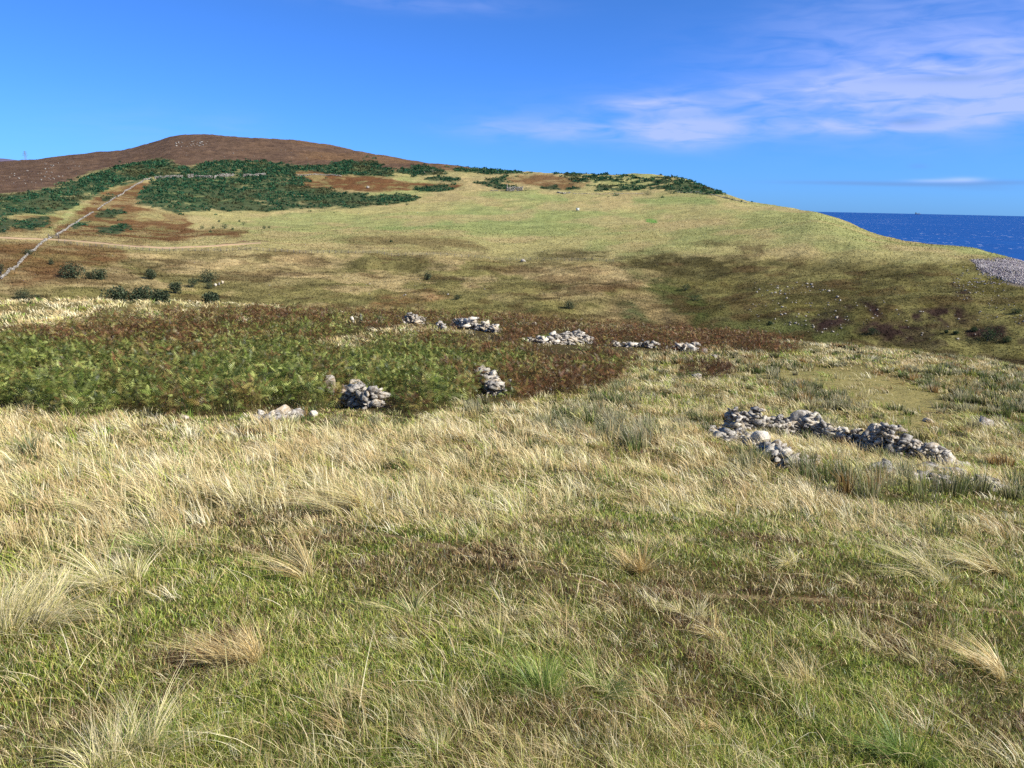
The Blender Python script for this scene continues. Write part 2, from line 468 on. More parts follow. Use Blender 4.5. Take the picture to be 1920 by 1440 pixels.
HEATHER = [(-420, 240), (2000, 200), (880, 316), (840, 320), (760, 320), (700, 314), (650, 306), (600, 311), (540, 310), (470, 303), (400, 303),
           (345, 313), (310, 300), (240, 307), (170, 324), (120, 345), (60, 360), (0, 364), (-420, 380)]
G1 = [(-420, 385), (0, 366), (60, 361), (130, 344), (165, 330), (240, 308), (300, 299), (300, 330), (285, 333), (240, 345), (205, 352), (190, 365), (160, 378), (130, 392), (105, 401), (60, 400), (30, 405), (0, 412), (-420, 430)]
G2 = [(300, 299), (350, 313), (410, 301), (470, 301), (540, 309), (600, 309), (640, 316), (600, 322), (545, 320), (548, 328), (575, 335), (575, 345), (560, 350), (600, 352), (650, 360), (700, 365), (770, 364),
      (787, 370), (770, 378), (725, 385), (640, 391), (560, 390), (500, 394), (440, 397), (400, 394), (375, 396), (330, 401), (310, 392), (258, 385), (255, 370), (270, 352), (290, 335)]
GP = [[(-60, 420), (10, 412), (35, 418), (10, 435), (-60, 438)], [(35, 416), (92, 404), (94, 423), (60, 435), (28, 430)], [(132, 420), (172, 412), (165, 424), (136, 430)],
      [(180, 398), (232, 390), (236, 400), (212, 408), (178, 407)], [(180, 431), (240, 418), (250, 424), (215, 440), (185, 438)], [(195, 372), (218, 366), (214, 376), (198, 378)],
      [(600, 313), (640, 302), (700, 303), (742, 322), (735, 330), (680, 329), (600, 326)], [(735, 323), (772, 311), (800, 313), (836, 325), (780, 329)],
      [(795, 333), (830, 331), (872, 338), (840, 341), (800, 339)], [(778, 352), (832, 347), (866, 351), (830, 358), (780, 357)], [(835, 316), (870, 316), (900, 318), (960, 322), (985, 325), (950, 327), (900, 325)],
      [(895, 341), (930, 338), (972, 351), (962, 356), (905, 348)], [(915, 337), (945, 328), (952, 345), (930, 342)], [(1010, 349), (1045, 345), (1052, 357), (1020, 356)], [(1065, 352), (1091, 350), (1093, 356), (1070, 357)],
      [(1260, 334), (1292, 339), (1342, 358), (1362, 365), (1300, 363), (1270, 358)]]
G5 = [(1040, 326), (1130, 328), (1240, 331), (1290, 338), (1340, 357), (1362, 365), (1300, 362), (1270, 358), (1240, 360), (1200, 352), (1150, 362), (1120, 360), (1125, 352), (1095, 345), (1060, 332)]
RUSTS = [([(545, 321), (600, 321), (640, 328), (720, 331), (780, 343), (872, 344), (862, 352), (780, 356), (720, 359), (640, 358), (575, 351), (560, 350)], 1, 3),
         ([(945, 332), (1000, 325), (1095, 335), (1097, 352), (1050, 357), (1000, 346), (955, 345)], .85, 3),
         ([(98, 446), (112, 425), (140, 405), (190, 362), (240, 346), (285, 340), (262, 365), (255, 385), (300, 397), (350, 405), (362, 430), (466, 432), (440, 444), (380, 444), (330, 454), (240, 458), (215, 450), (150, 446)], .95, 5),
         ([(-300, 435), (0, 415), (60, 405), (110, 403), (125, 400), (110, 422), (70, 438), (0, 438), (-300, 450)], .8, 5),
         ([(-300, 470), (0, 456), (90, 455), (60, 487), (20, 520), (-20, 530), (-300, 560)], .8, 5),
         ([(100, 455), (150, 456), (215, 461), (245, 480), (220, 495), (150, 505), (90, 530), (20, 541), (5, 535), (70, 478)], .75, 7),
         ([(300, 345), (330, 340), (320, 350)], .4, 6), ([(560, 300), (660, 292), (600, 300)], .3, 8)]
DARKS = [([(620, 449), (690, 442), (800, 439), (900, 450), (918, 470), (880, 472), (760, 463), (650, 460)], C_RUSTD, .62, 8),
         ([(1000, 476), (1060, 468), (1140, 470), (1132, 482), (1020, 486)], C_DOLIVE, .8, 6),
         ([(1150, 480), (1200, 466), (1280, 480), (1400, 480), (1425, 488), (1432, 510), (1350, 521), (1280, 522), (1200, 502), (1160, 492)], C_DOLIVE, .95, 9),
         ([(1280, 458), (1350, 449), (1430, 455), (1432, 478), (1400, 482), (1380, 460), (1300, 462)], C_RUSTD, .6, 6),
         ([(1440, 490), (1560, 500), (1590, 512), (1480, 508)], C_DOLIVE, .7, 8),
         ([(1600, 517), (1650, 506), (1740, 500), (1775, 488), (1762, 506), (1700, 532), (1610, 536)], C_DOLIVE, .9, 7),
         ([(1170, 500), (1250, 520), (1320, 560), (1330, 590), (1290, 602), (1240, 572), (1195, 530)], lin(62, 72, 36), .75, 12),
         ([(1040, 536), (1100, 526), (1190, 530), (1202, 545), (1120, 548), (1045, 547)], C_RUSTD, .75, 8),
         ([(1055, 500), (1110, 495), (1140, 515), (1090, 522)], C_RUSTD, .5, 8),
         ([(690, 560), (800, 545), (850, 558), (790, 572), (700, 570)], lin(120, 78, 55), .6, 8),
         ([(720, 480), (800, 485), (850, 500), (780, 515), (720, 500)], C_DOLIVE, .35, 12),
         ([(230, 490), (340, 495), (345, 510), (280, 512)], C_RUSTD, .5, 8),
         ([(40, 540), (140, 535), (150, 560), (40, 570)], C_OLIVE, .5, 10),
         ([(930, 420 + 125), (1010, 540), (1020, 570), (940, 575)], C_OLIVE, .6, 14),
         ([(1160, 572), (1190, 570), (1220, 605), (1170, 600)], lin(50, 72, 40), .7, 8),
         ([(960, 585), (1010, 570), (1010, 590)], lin(50, 72, 40), .5, 8)]
PURPLE = [[(1612, 558), (1650, 566), (1668, 592), (1640, 592)], [(1700, 582), (1760, 572), (1800, 575), (1832, 600), (1790, 612), (1712, 602)], [(1520, 602), (1570, 590), (1602, 610), (1530, 626)],
          [(1640, 600), (1700, 598), (1722, 620), (1670, 637), (1600, 626)], [(1788, 530), (1826, 545), (1816, 567), (1796, 552)], [(1700, 612), (1745, 610), (1750, 640), (1690, 640)], [(1810, 615), (1880, 610), (1890, 640), (1790, 640)],
          [(1240, 600), (1290, 610), (1260, 625)], [(1575, 565), (1600, 575), (1590, 585)]]
TRACK_PTS = [(-200, 445), (0, 446.5), (60, 448), (100, 450), (150, 453), (200, 458), (260, 463), (310, 465.5), (380, 463), (440, 458.5), (500, 455)]


def cover(x, y, z):
    """albedo of the far ground at world points, and how much gorse grows there"""
    P = np.stack([x, y, z], -1); px, py, _ = project(P)
    D = np.hypot(x, y)
    px = px + (fbm(x / 14, y / 14, 51, 4) - .5) * 34 + (fbm(x / 3.5, y / 3.5, 52, 3) - .5) * 10
    py = py + ((fbm(x / 12, y / 12, 53, 4) - .5) * 16 + (fbm(x / 3, y / 3, 54, 3) - .5) * 6) * np.clip(300 / D, .35, 1.3)
    n_big = fbm(x / 45, y / 45, 61, 4); n_mid = fbm(x / 9, y / 9, 62, 4); n_sm = fbm(x / 2.2, y / 2.2, 63, 3)
    C = np.zeros(P.shape) + C_FIELD

    def blend(c, k):
        nonlocal C
        C = C + (c - C) * np.clip(k, 0, 1)[..., None]
    blend(C_FGREEN, sstep(.46, .64, n_big) * .5)
    blend(C_FGREEN, polymask(px, py, [(860, 385), (1120, 395), (1160, 425), (960, 442), (830, 432)], 26) * .6)
    blend(C_BEIGE, sstep(.5, .68, fbm(x / 25, y / 25, 64, 3)) * .55)
    blend(C_FGREEN, polymask(px, py, [(660, 433), (740, 423), (840, 417), (850, 425), (740, 431)], 5) * .9)
    blend(C_FGREEN, polymask(px, py, [(900, 362), (1060, 368), (1070, 380), (930, 374)], 6) * .7)
    blend(C_FGREEN, polymask(px, py, [(1180, 370), (1330, 366), (1340, 382), (1200, 384)], 6) * .8)
    # rough ground under the ledge
    led = I([(-400, 450), (0, 452), (310, 467), (600, 466), (960, 480), (1250, 485), (1500, 480), (1640, 485), (1830, 490), (1920, 494), (2400, 560)], px)
    low = sstep(-8, 16, py - led)
    blend(C_ROUGH, low)
    blend(C_OLIVE, low * sstep(.48, .62, n_mid) * .55)
    blend(C_BEIGE, low * sstep(.5, .66, fbm(x / 13, y / 13, 65, 4)) * .7 * (1 - sstep(1200, 1350, px)))
    blend(C_BEIGE, polymask(px, py, [(200, 466), (560, 468), (660, 480), (640, 515), (540, 530), (400, 520), (300, 508), (240, 488)], 18) * .5)
    blend(C_BEIGE, polymask(px, py, [(960, 500), (1060, 492), (1150, 490), (1205, 505), (1245, 530), (1180, 537), (1040, 527)], 14) * .75)
    blend(C_OLIVE, sstep(540, 575, py) * sstep(520, 700, px) * .55 * low)
    rs = polymask(px, py, [(1215, 540), (1300, 528), (1420, 525), (1560, 515), (1800, 494), (1840, 489), (1960, 489), (2500, 520), (2500, 760), (1080, 760), (1140, 640), (1290, 600)], 16)
    blend(C_OLIVE, rs * .95); blend(lin(100, 92, 48), rs * sstep(.5, .65, n_mid) * .6); blend(C_DOLIVE, rs * sstep(.52, .62, fbm(x / 18, y / 18, 66, 3)) * .55); blend(C_HEATHD * 1.3, rs * sstep(.56, .64, fbm(x / 6, y / 6, 75, 3)) * .5 * sstep(555, 580, py)); blend(lin(84, 66, 44), rs * sstep(.52, .64, fbm(x / 11, y / 11, 67, 3)) * .4); blend(lin(82, 92, 50), rs * sstep(570, 620, py) * (1 - sstep(1560, 1640, px)) * .6)
    blend(C_PINK, polymask(px, py, [(1180, 548), (1240, 552), (1290, 600), (1300, 630), (1180, 625), (1130, 590)], 16) * .6)
    for poly, c, k, s in DARKS:
        blend(c, polymask(px, py, poly, s) * k * (0.35 + 0.65 * sstep(.36, .56, n_mid * .6 + n_sm * .4)))
    blend(C_DOLIVE, low * sstep(.54, .66, fbm(x / 7 + 5, y / 7, 68, 4)) * .5); blend(C_RUSTD, low * sstep(.56, .68, fbm(x / 10 + 9, y / 10, 69, 4)) * .5)
    for poly in PURPLE:
        blend(C_HEATHD, polymask(px, py, poly, 10) * .95 * (0.3 + 0.7 * sstep(.40, .54, n_mid * .5 + n_sm * .5)))
    # heather hill
    hm = polymask(px, py, HEATHER, 4)
    blend(C_HEATH, hm); blend(C_HEATHO, hm * sstep(430, 620, px) * .55 * sstep(.35, .6, n_big)); blend(C_HEATHD, hm * sstep(.55, .7, n_mid) * .3)
    blend(C_BEIGE, polymask(px, py, [(760, 316), (840, 320), (1000, 324), (1100, 330), (1100, 350), (900, 355), (780, 330)], 6) * .55)
    for poly, k, s in RUSTS:
        blend(C_RUST, polymask(px, py, poly, s) * k * (0.55 + 0.45 * sstep(.34, .55, n_mid)))
    blend(C_FIELD, polymask(px, py, [(265, 400), (300, 398), (297, 412), (262, 412)], 5) * .8)
    blend(C_FIELD, polymask(px, py, [(0, 437), (95, 440), (200, 452), (330, 460), (330, 456), (200, 446), (95, 436)], 5) * .5)
    gz = np.zeros(px.shape)
    gz = np.maximum(gz, polymask(px, py, G1, 3) * (0.4 + .6 * sstep(.27, .34, n_mid)))
    gz = np.maximum(gz, polymask(px, py, G2, 2.5) * (0.55 + .45 * sstep(.27, .34, n_mid)))
    for poly in GP: gz = np.maximum(gz, polymask(px, py, poly, 2.5) * .95)
    gz = np.maximum(gz, polymask(px, py, G5, 3) * sstep(.45, .52, fbm(x / 7, y / 7, 71, 3)))
    blend(C_GORSE, gz * .85)
    mott = (fbm(x / 5.5, y / 5.5, 72, 3) - .5) * .55 + (fbm(x / 24, y / 5, 73, 3) - .5) * .45 + (fbm(x / 1.6, y / 1.6, 74, 2) - .5) * .5
    C = C * (1 + mott * (.45 + .6 * low + .35 * hm))[..., None]
    blend(C_SCREE, polymask(px, py, [(1826, 489), (1930, 486), (2300, 540), (2300, 590), (1915, 535), (1868, 520), (1842, 508)], 6) * (.55 + .45 * sstep(.4, .5, n_sm)))
    blend(lin(90, 60, 55), (1 - sstep(.6, 1.6, linedist(px, py - 0 + 2.4, TRACK_PTS))) * .7)
    blend(C_BRIGHT, polymask(px, py, [(1208, 411), (1232, 411), (1232, 416), (1208, 416)], 2) * .9)
    return C, gz


def polar_mesh(name, az, D, mat, colfun, label_kind='structure'):
    A, R = np.meshgrid(az, D); X = R * np.sin(A); Y = R * np.cos(A); Z = H(X, Y)
    nR, nA = A.shape; idx = np.arange(nR * nA).reshape(nR, nA)
    Q = np.stack([idx[:-1, :-1], idx[:-1, 1:], idx[1:, 1:], idx[1:, :-1]], -1).reshape(-1, 4)
    C = colfun(X.ravel(), Y.ravel(), Z.ravel())
    o = build(name, np.stack([X, Y, Z], -1).reshape(-1, 3), Q[:, ::-1], mat, C, smooth=True)
    return tag(o, kind='structure')


az_far = np.concatenate([np.linspace(-1.2, -0.66, 60)[:-1], np.linspace(-0.66, 0.66, 1250), np.linspace(0.66, 1.2, 60)[1:]])
D_far = np.exp(np.linspace(math.log(148), math.log(1250), 620)); D_far = np.concatenate([D_far, np.linspace(1280, 2500, 24)])
hill = polar_mesh('hillside', az_far, D_far, M_HILL, lambda x, y, z: cover(x, y, z)[0])

# ------------------------------------------------------------------ near ground
PATH_PTS = [(540, 962), (620, 985), (700, 1002), (800, 1020), (900, 1043), (1000, 1068), (1120, 1093), (1250, 1110), (1400, 1121), (1600, 1127), (1750, 1136), (1920, 1150), (2100, 1172)]
LAWN = [[(1432, 702), (1500, 690), (1600, 690), (1700, 715), (1760, 742), (1782, 772), (1700, 782), (1620, 765), (1590, 745), (1500, 722)], [(1370, 690), (1430, 700), (1450, 715), (1390, 712)], [(1650, 780), (1760, 775), (1800, 800), (1700, 810)]]
RUSHZ = [[(1355, 676), (1440, 680), (1530, 704), (1580, 740), (1610, 775), (1540, 778), (1450, 738), (1370, 694)], [(1680, 702), (1760, 690), (1860, 700), (1990, 720), (1990, 800), (1830, 792), (1750, 748), (1680, 718)],
         [(1020, 790), (1080, 772), (1200, 785), (1240, 830), (1180, 850), (1040, 830)], [(1380, 880), (1480, 900), (1600, 930), (1760, 945), (1960, 960), (1960, 905), (1880, 930), (1760, 900), (1600, 890), (1480, 862)],
         [(1110, 735), (1180, 728), (1190, 752), (1120, 758)], [(1560, 640), (1640, 640), (1620, 660), (1560, 655)], [(900, 735), (1000, 735), (980, 770), (900, 775)]]
BRACKEN = [(-500, 645), (0, 627), (120, 622), (175, 606), (300, 602), (345, 592), (480, 589), (640, 596), (760, 592), (900, 596), (1000, 606), (1100, 616), (1250, 628), (1330, 624), (1440, 634), (1505, 655), (1440, 668),
           (1330, 658), (1200, 668), (1178, 700), (1130, 735), (1000, 745), (900, 755), (830, 765), (760, 790), (715, 780), (600, 768), (500, 775), (420, 785), (330, 785), (250, 772), (150, 785), (0, 768), (-500, 780)]
GAPS = [[(585, 652), (650, 632), (700, 622), (760, 615), (880, 612), (880, 622), (760, 640), (640, 662)], [(50, 700), (110, 700), (115, 725), (60, 728)]]
DEADB = [(1272, 700), (1310, 690), (1365, 694), (1378, 712), (1330, 722), (1285, 718)]


def near_cols(x, y, z):
    P = np.stack([x, y, z], -1); px, py, _ = project(P)
    n = fbm(x / 1.7, y / 1.7, 81, 4); n2 = fbm(x / .4, y / .4, 82, 3)
    C = np.zeros(P.shape) + lin(84, 80, 46)
    C = C + (lin(66, 78, 34) - C) * (sstep(.42, .6, n) * .8)[:, None]
    C = C + (lin(92, 66, 48) - C) * (sstep(.56, .68, n2) * .7)[:, None]
    C = C + (lin(120, 108, 68) - C) * sstep(9, 20, np.hypot(x, y))[:, None] * .6
    for q in LAWN: C = C + (lin(140, 130, 82) - C) * polymask(px, py, q, 12)[:, None] * .8
    C = C + (lin(60, 50, 30) - C) * polymask(px, py, BRACKEN, 14)[:, None] * .8
    D = np.hypot(x, y); far = sstep(95, 140, D)[:, None]
    return C * (1 - far) + (C_ROUGH * .9) * far


ground = polar_mesh('ground', np.concatenate([np.linspace(-AZ_MAX, -.8, 40)[:-1], np.linspace(-.8, .8, 900), np.linspace(.8, AZ_MAX, 40)[1:]]),
                    np.exp(np.linspace(math.log(0.3), math.log(149), 520)), M_GROUND, near_cols)


def strip(name, pts, width, mat, col, lift, n=200, wob=0.0, kind='structure'):
    P = []
    for (x0, y0), (x1, y1) in zip(pts[:-1], pts[1:]):
        for t in np.linspace(0, 1, 6, endpoint=False): P.append(at(x0 + (x1 - x0) * t, y0 + (y1 - y0) * t)[:2])
    P = np.array(P)
    for _ in range(8): P[1:-1] = (P[:-2] + 2 * P[1:-1] + P[2:]) / 4
    s = np.r_[0, np.cumsum(np.hypot(*np.diff(P, axis=0).T))]; q = np.linspace(0, s[-1], n)
    X = np.interp(q, s, P[:, 0]); Y = np.interp(q, s, P[:, 1])
    tx = np.gradient(X); ty = np.gradient(Y); L = np.hypot(tx, ty); nx, ny = -ty / L, tx / L
    K = 9; off = np.linspace(-.5, .5, K)
    wv = width * (1 + wob * (fbm(q / (width * 2.0), q * 0, 5, 3) - .5) * 2)
    cx = (fbm(q / (width * 3), q * 0 + 4, 9, 3) - .5) * width * wob
    VX = X[:, None] + nx[:, None] * (off[None] * wv[:, None] + cx[:, None]); VY = Y[:, None] + ny[:, None] * (off[None] * wv[:, None] + cx[:, None])
    edge = np.abs(off * 2) ** 4
    VZ = H(VX, VY) + lift * (1 - 1.7 * edge)[None]
    idx = np.arange(n * K).reshape(n, K)
    Q = np.stack([idx[:-1, :-1], idx[:-1, 1:], idx[1:, 1:], idx[1:, :-1]], -1).reshape(-1, 4)
    C = np.zeros((n * K, 3)) + col
    o = build(name, np.stack([VX, VY, VZ], -1).reshape(-1, 3), Q, mat, C, smooth=True)
    return tag(o, kind=kind), np.stack([X, Y], -1)


track, _ = strip('track', TRACK_PTS, 3.4, M_TRACK, lin(172, 146, 116), 0.22, 420, .15)
path, path_xy = strip('path', PATH_PTS, 0.10, M_SOIL, lin(118, 102, 74), 0.006, 700, .9)

# ------------------------------------------------------------------ sea
SEA_Z = 1.6 - 122.0
A, R = np.meshgrid(np.linspace(-0.25, 1.6, 160), np.exp(np.linspace(math.log(250), math.log(40000), 90)))
idx = np.arange(A.size).reshape(A.shape)
mt, t = new_mat('open_sea')
tcn = t.node('ShaderNodeTexCoord'); v = tcn.outputs['Object']
geo = t.node('ShaderNodeCameraData')
vm = t.mapping(v, (0.055, 0.016, 1))
caps = t.noise(vm, 1.0, 6, 0.62, 0.2); caps2 = t.noise(t.mapping(v, (0.0016, 0.0009, 1)), 1.0, 3, .5)
cm = t.ramp(t.math('ADD', caps, t.math('MULTIPLY', t.math('SUBTRACT', caps2, .5), .16)), [(0.655, (0, 0, 0, 1)), (0.675, (1, 1, 1, 1))])
wv = t.noise(t.mapping(v, (0.012, 0.004, 1)), 1.0, 5, .6)
c = t.mix(wv, (0.003, 0.045, 0.20, 1), (0.008, 0.085, 0.31, 1))
c = t.mix(t.math('MULTIPLY', cm, 0.75), c, (0.8, 0.85, 0.9, 1))
p = t.node('ShaderNodeBsdfPrincipled'); t.put(p.inputs['Base Color'], c); p.inputs['Roughness'].default_value = 0.55; p.inputs['Specular IOR Level'].default_value = 0.10
bb = t.node('ShaderNodeBump'); bb.inputs['Strength'].default_value = 0.5; bb.inputs['Distance'].default_value = 2.0
t.put(bb.inputs['Height'], wv); t.l.new(bb.outputs[0], p.inputs['Normal']); out(t, p.outputs[0])
sea = build('sea', np.stack([R * np.sin(A), R * np.cos(A), np.full(A.shape, SEA_Z)], -1).reshape(-1, 3),
            np.stack([idx[:-1, :-1], idx[:-1, 1:], idx[1:, 1:], idx[1:, :-1]], -1).reshape(-1, 4)[:, ::-1], mt)
tag(sea, kind='structure')

# distant heather hill behind the left shoulder
AA = np.linspace(-1.0, -0.42, 120); TT = np.linspace(0, 1, 26)
V = []
for tt in TT:
    for a in AA:
        D = 2300 + 900 * tt
        pxx = 960 + F_PX * math.tan(a)
        ytop = I([(-600, 285), (-200, 296), (0, 297), (35, 298.5), (60, 302), (110, 310), (300, 340)], pxx)
        ztop = z_at(pxx, ytop, 2700)
        z = -60 + (ztop + 60) * math.sin(min(1, tt / .45) * math.pi / 2) if tt < .45 else ztop - (tt - .45) * 30
        V.append((D * math.sin(a), D * math.cos(a), z + 1.6 + 3 * (fbm(np.array(a * 60), np.array(tt * 12), 3, 3) - .5)))
idx = np.arange(len(V)).reshape(len(TT), len(AA))
dh = build('distant_hill', V, np.stack([idx[:-1, :-1], idx[:-1, 1:], idx[1:, 1:], idx[1:, :-1]], -1).reshape(-1, 4)[:, ::-1], M_HILL, np.tile(lin(100, 92, 112), (len(V), 1)), smooth=True)
tag(dh, kind='structure')



# ------------------------------------------------------------------ grass blades
def blades(P, L, W, az, lean, C0, C1, nseg, rng, curl=1.7):
    """ribbons: P roots (N,3), length, width, lean direction and amount, root and tip colour"""
    N = len(P); dx = np.cos(az); dy = np.sin(az)
    sa = rng.uniform(0, math.pi, N); sx = np.cos(sa); sy = np.sin(sa)
    nv = 2 * nseg + 1
    V = np.empty((N, nv, 3), np.float32); C = np.empty((N, nv, 3), np.float32)
    for k in range(nseg + 1):
        t = k / nseg
        hx = L * lean * t ** curl; up = L * t * (1 - 0.42 * np.minimum(lean, 1.2) * t)
        cx = P[:, 0] + dx * hx; cy = P[:, 1] + dy * hx; cz = P[:, 2] + up
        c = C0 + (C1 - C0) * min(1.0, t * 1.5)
        if k < nseg:
            hw = W * (1 - t) ** 0.55 * 0.5
            V[:, 2 * k, 0] = cx - sx * hw; V[:, 2 * k, 1] = cy - sy * hw; V[:, 2 * k, 2] = cz
            V[:, 2 * k + 1, 0] = cx + sx * hw; V[:, 2 * k + 1, 1] = cy + sy * hw; V[:, 2 * k + 1, 2] = cz
            C[:, 2 * k] = c; C[:, 2 * k + 1] = c
        else:
            V[:, 2 * k, 0] = cx; V[:, 2 * k, 1] = cy; V[:, 2 * k, 2] = cz; C[:, 2 * k] = c
    t = []
    for k in range(nseg - 1):
        a = 2 * k; t += [(a, a + 1, a + 3), (a, a + 3, a + 2)]
    a = 2 * (nseg - 1); t.append((a, a + 1, a + 2))
    t = np.array(t, np.int32)
    T = (t[None] + (np.arange(N, dtype=np.int32) * nv)[:, None, None]).reshape(-1, 3)
    return V.reshape(-1, 3), T, C.reshape(-1, 3)


# distances drawn so that the picture is covered evenly from the camera's feet to the edge of the shelf
_dd = np.exp(np.linspace(math.log(1.5), math.log(100), 600))
_tt = -(np.interp(_dd, [p[0] for p in NEARZ], [p[1] for p in NEARZ])) / _dd


def scatter(n, rng, power=0.6, dmin=1.5, dmax=98, azm=0.70):
    pdf = np.abs(np.gradient(_tt, _dd)) * _dd ** power * ((_dd >= dmin) & (_dd <= dmax))
    cdf = np.cumsum(pdf * np.gradient(_dd)); cdf /= cdf[-1]
    D = np.interp(rng.uniform(0, 1, n), cdf, _dd); a = rng.uniform(-azm, azm, n)
    return D * np.sin(a), D * np.cos(a)


STRAWZ = [(-600, 770), (0, 775), (330, 795), (500, 795), (760, 800), (1000, 760), (1180, 780), (1330, 815), (1400, 850), (1480, 900), (1700, 960), (1920, 985), (2500, 1020), (2500, 1045),
          (1920, 1030), (1600, 1000), (1300, 975), (1120, 955), (1000, 985), (820, 995), (700, 975), (560, 975), (420, 990), (300, 1040), (0, 1120), (-600, 1160)]
RUIN_IN = [(1440, 832), (1640, 835), (1740, 868), (1700, 885), (1560, 870)]


def zones(x, y):
    z = H(x, y); P = np.stack([x, y, z], -1); px, py, _ = project(P); D = np.hypot(x, y)
    wx = px + (fbm(x / 1.1, y / 1.1, 91, 3) - .5) * 90; wy = py + (fbm(x / 1.1, y / 1.1, 92, 3) - .5) * 60 * np.clip(8 / D, .25, 1.6)
    zz = {}
    zz['straw'] = polymask(wx, wy, STRAWZ, 26)
    far = sstep(22, 30, D)
    zz['straw'] = np.maximum(zz['straw'], far * .80)
    zz['straw'] = np.maximum(zz['straw'], polymask(px, py, [(1400, 820), (1640, 845), (1760, 870), (1930, 900), (1930, 940), (1700, 915), (1480, 890), (1330, 840)], 14))
    zz['lawn'] = np.max([polymask(wx, py, q, 7) for q in LAWN], 0)
    zz['rush'] = np.max([polymask(wx, wy, q, 10) for q in RUSHZ], 0)
    br = polymask(px + (wx - px) * .4, py + (fbm(x / 1.5, y / 1.5, 93, 3) - .5) * 34 + (fbm(x / 4.5, y / 4.5, 94, 2) - .5) * 30 * sstep(690, 740, py), BRACKEN, 5)
    for q in GAPS: br = br * (1 - polymask(px, py, q, 5))
    zz['bracken'] = br
    zz['path'] = 1 - sstep(3, 9, linedist(px, py, PATH_PTS) * np.clip(D / 6, .6, 3))
    return P, px, py, D, zz


def pick(cols, rng, n, wts=None):
    cols = np.array(cols); return cols[rng.choice(len(cols), n, p=wts)]


GREENS = [lin(138, 154, 56), lin(98, 122, 42), lin(174, 180, 86), lin(122, 146, 62), lin(158, 156, 70), lin(192, 190, 108)]
OLIVES = [lin(132, 118, 70), lin(112, 94, 60), lin(152, 138, 90), lin(104, 106, 56), lin(116, 84, 60)]
STRAWS = [lin(234, 216, 168), lin(222, 202, 150), lin(242, 230, 192), lin(206, 180, 128), lin(226, 212, 160), lin(214, 206, 142)]
TANS = [lin(208, 182, 130), lin(192, 162, 112), lin(216, 196, 150), lin(182, 164, 106)]
Q = 1.0


def jit(rng, n, a=.22): return np.clip(1 + rng.normal(0, a * 1.35, n), .35, 1.75)[:, None]


def grass_turf():
    rng = np.random.default_rng(11); n = int(900000 * Q)
    x, y = scatter(n, rng, .45, 1.5, 60); P, px, py, D, z = zones(x, y)
    keep = rng.uniform(0, 1, n) < (1 - .9 * z['bracken']) * (1 - .12 * z['path']); x, y, P, px, py, D = x[keep], y[keep], P[keep], px[keep], py[keep], D[keep]
    z = {k: v[keep] for k, v in z.items()}; n = len(x)
    g1 = fbm(x / .9, y / .9, 101, 4); g2 = fbm(x / .28, y / .28, 102, 3); g3 = fbm(x / 3.5, y / 3.5, 103, 3)
    C = pick(GREENS, rng, n)
    dk = sstep(.54, .66, fbm(x / .45, y / .45, 104, 3)); C = C * (1.06 - .40 * dk)[:, None]
    ol = rng.uniform(0, 1, n) < .10 + .60 * sstep(.52, .64, g1 * .7 + g3 * .3); C[ol] = pick(OLIVES, rng, ol.sum())
    br = rng.uniform(0, 1, n) < .75 * sstep(.60, .69, g2 * .5 + g1 * .5); C[br] = pick([lin(104, 72, 50), lin(88, 60, 46), lin(126, 92, 64), lin(96, 80, 50)], rng, br.sum())
    st = rng.uniform(0, 1, n) < .09 + .32 * z['straw'] + .16 * sstep(.46, .62, g2); C[st] = pick(TANS + STRAWS[:2], rng, st.sum())
    lw = rng.uniform(0, 1, n) < z['lawn'] * .9; C[lw] = pick([lin(164, 158, 96), lin(150, 146, 84), lin(186, 172, 118), lin(128, 136, 70)], rng, lw.sum())
    L = rng.uniform(.02, .065, n) * (1 + .7 * sstep(.45, .6, g2)) * (1 + .3 * sstep(6, 20, D)) * (1 - .6 * z['lawn']) * (1 - .35 * z['path'])
    W = np.maximum(.0024, .00105 * D) * rng.uniform(.7, 1.3, n)
    az = rng.uniform(0, 2 * math.pi, n); az = np.where(rng.uniform(0, 1, n) < .15, rng.normal(math.pi, .8, n), az)
    C = C * jit(rng, n)
    return blades(P - [0, 0, .006], L, W, az, rng.uniform(.1, 1.1, n), C * .8, C * 1.08, 2, rng)


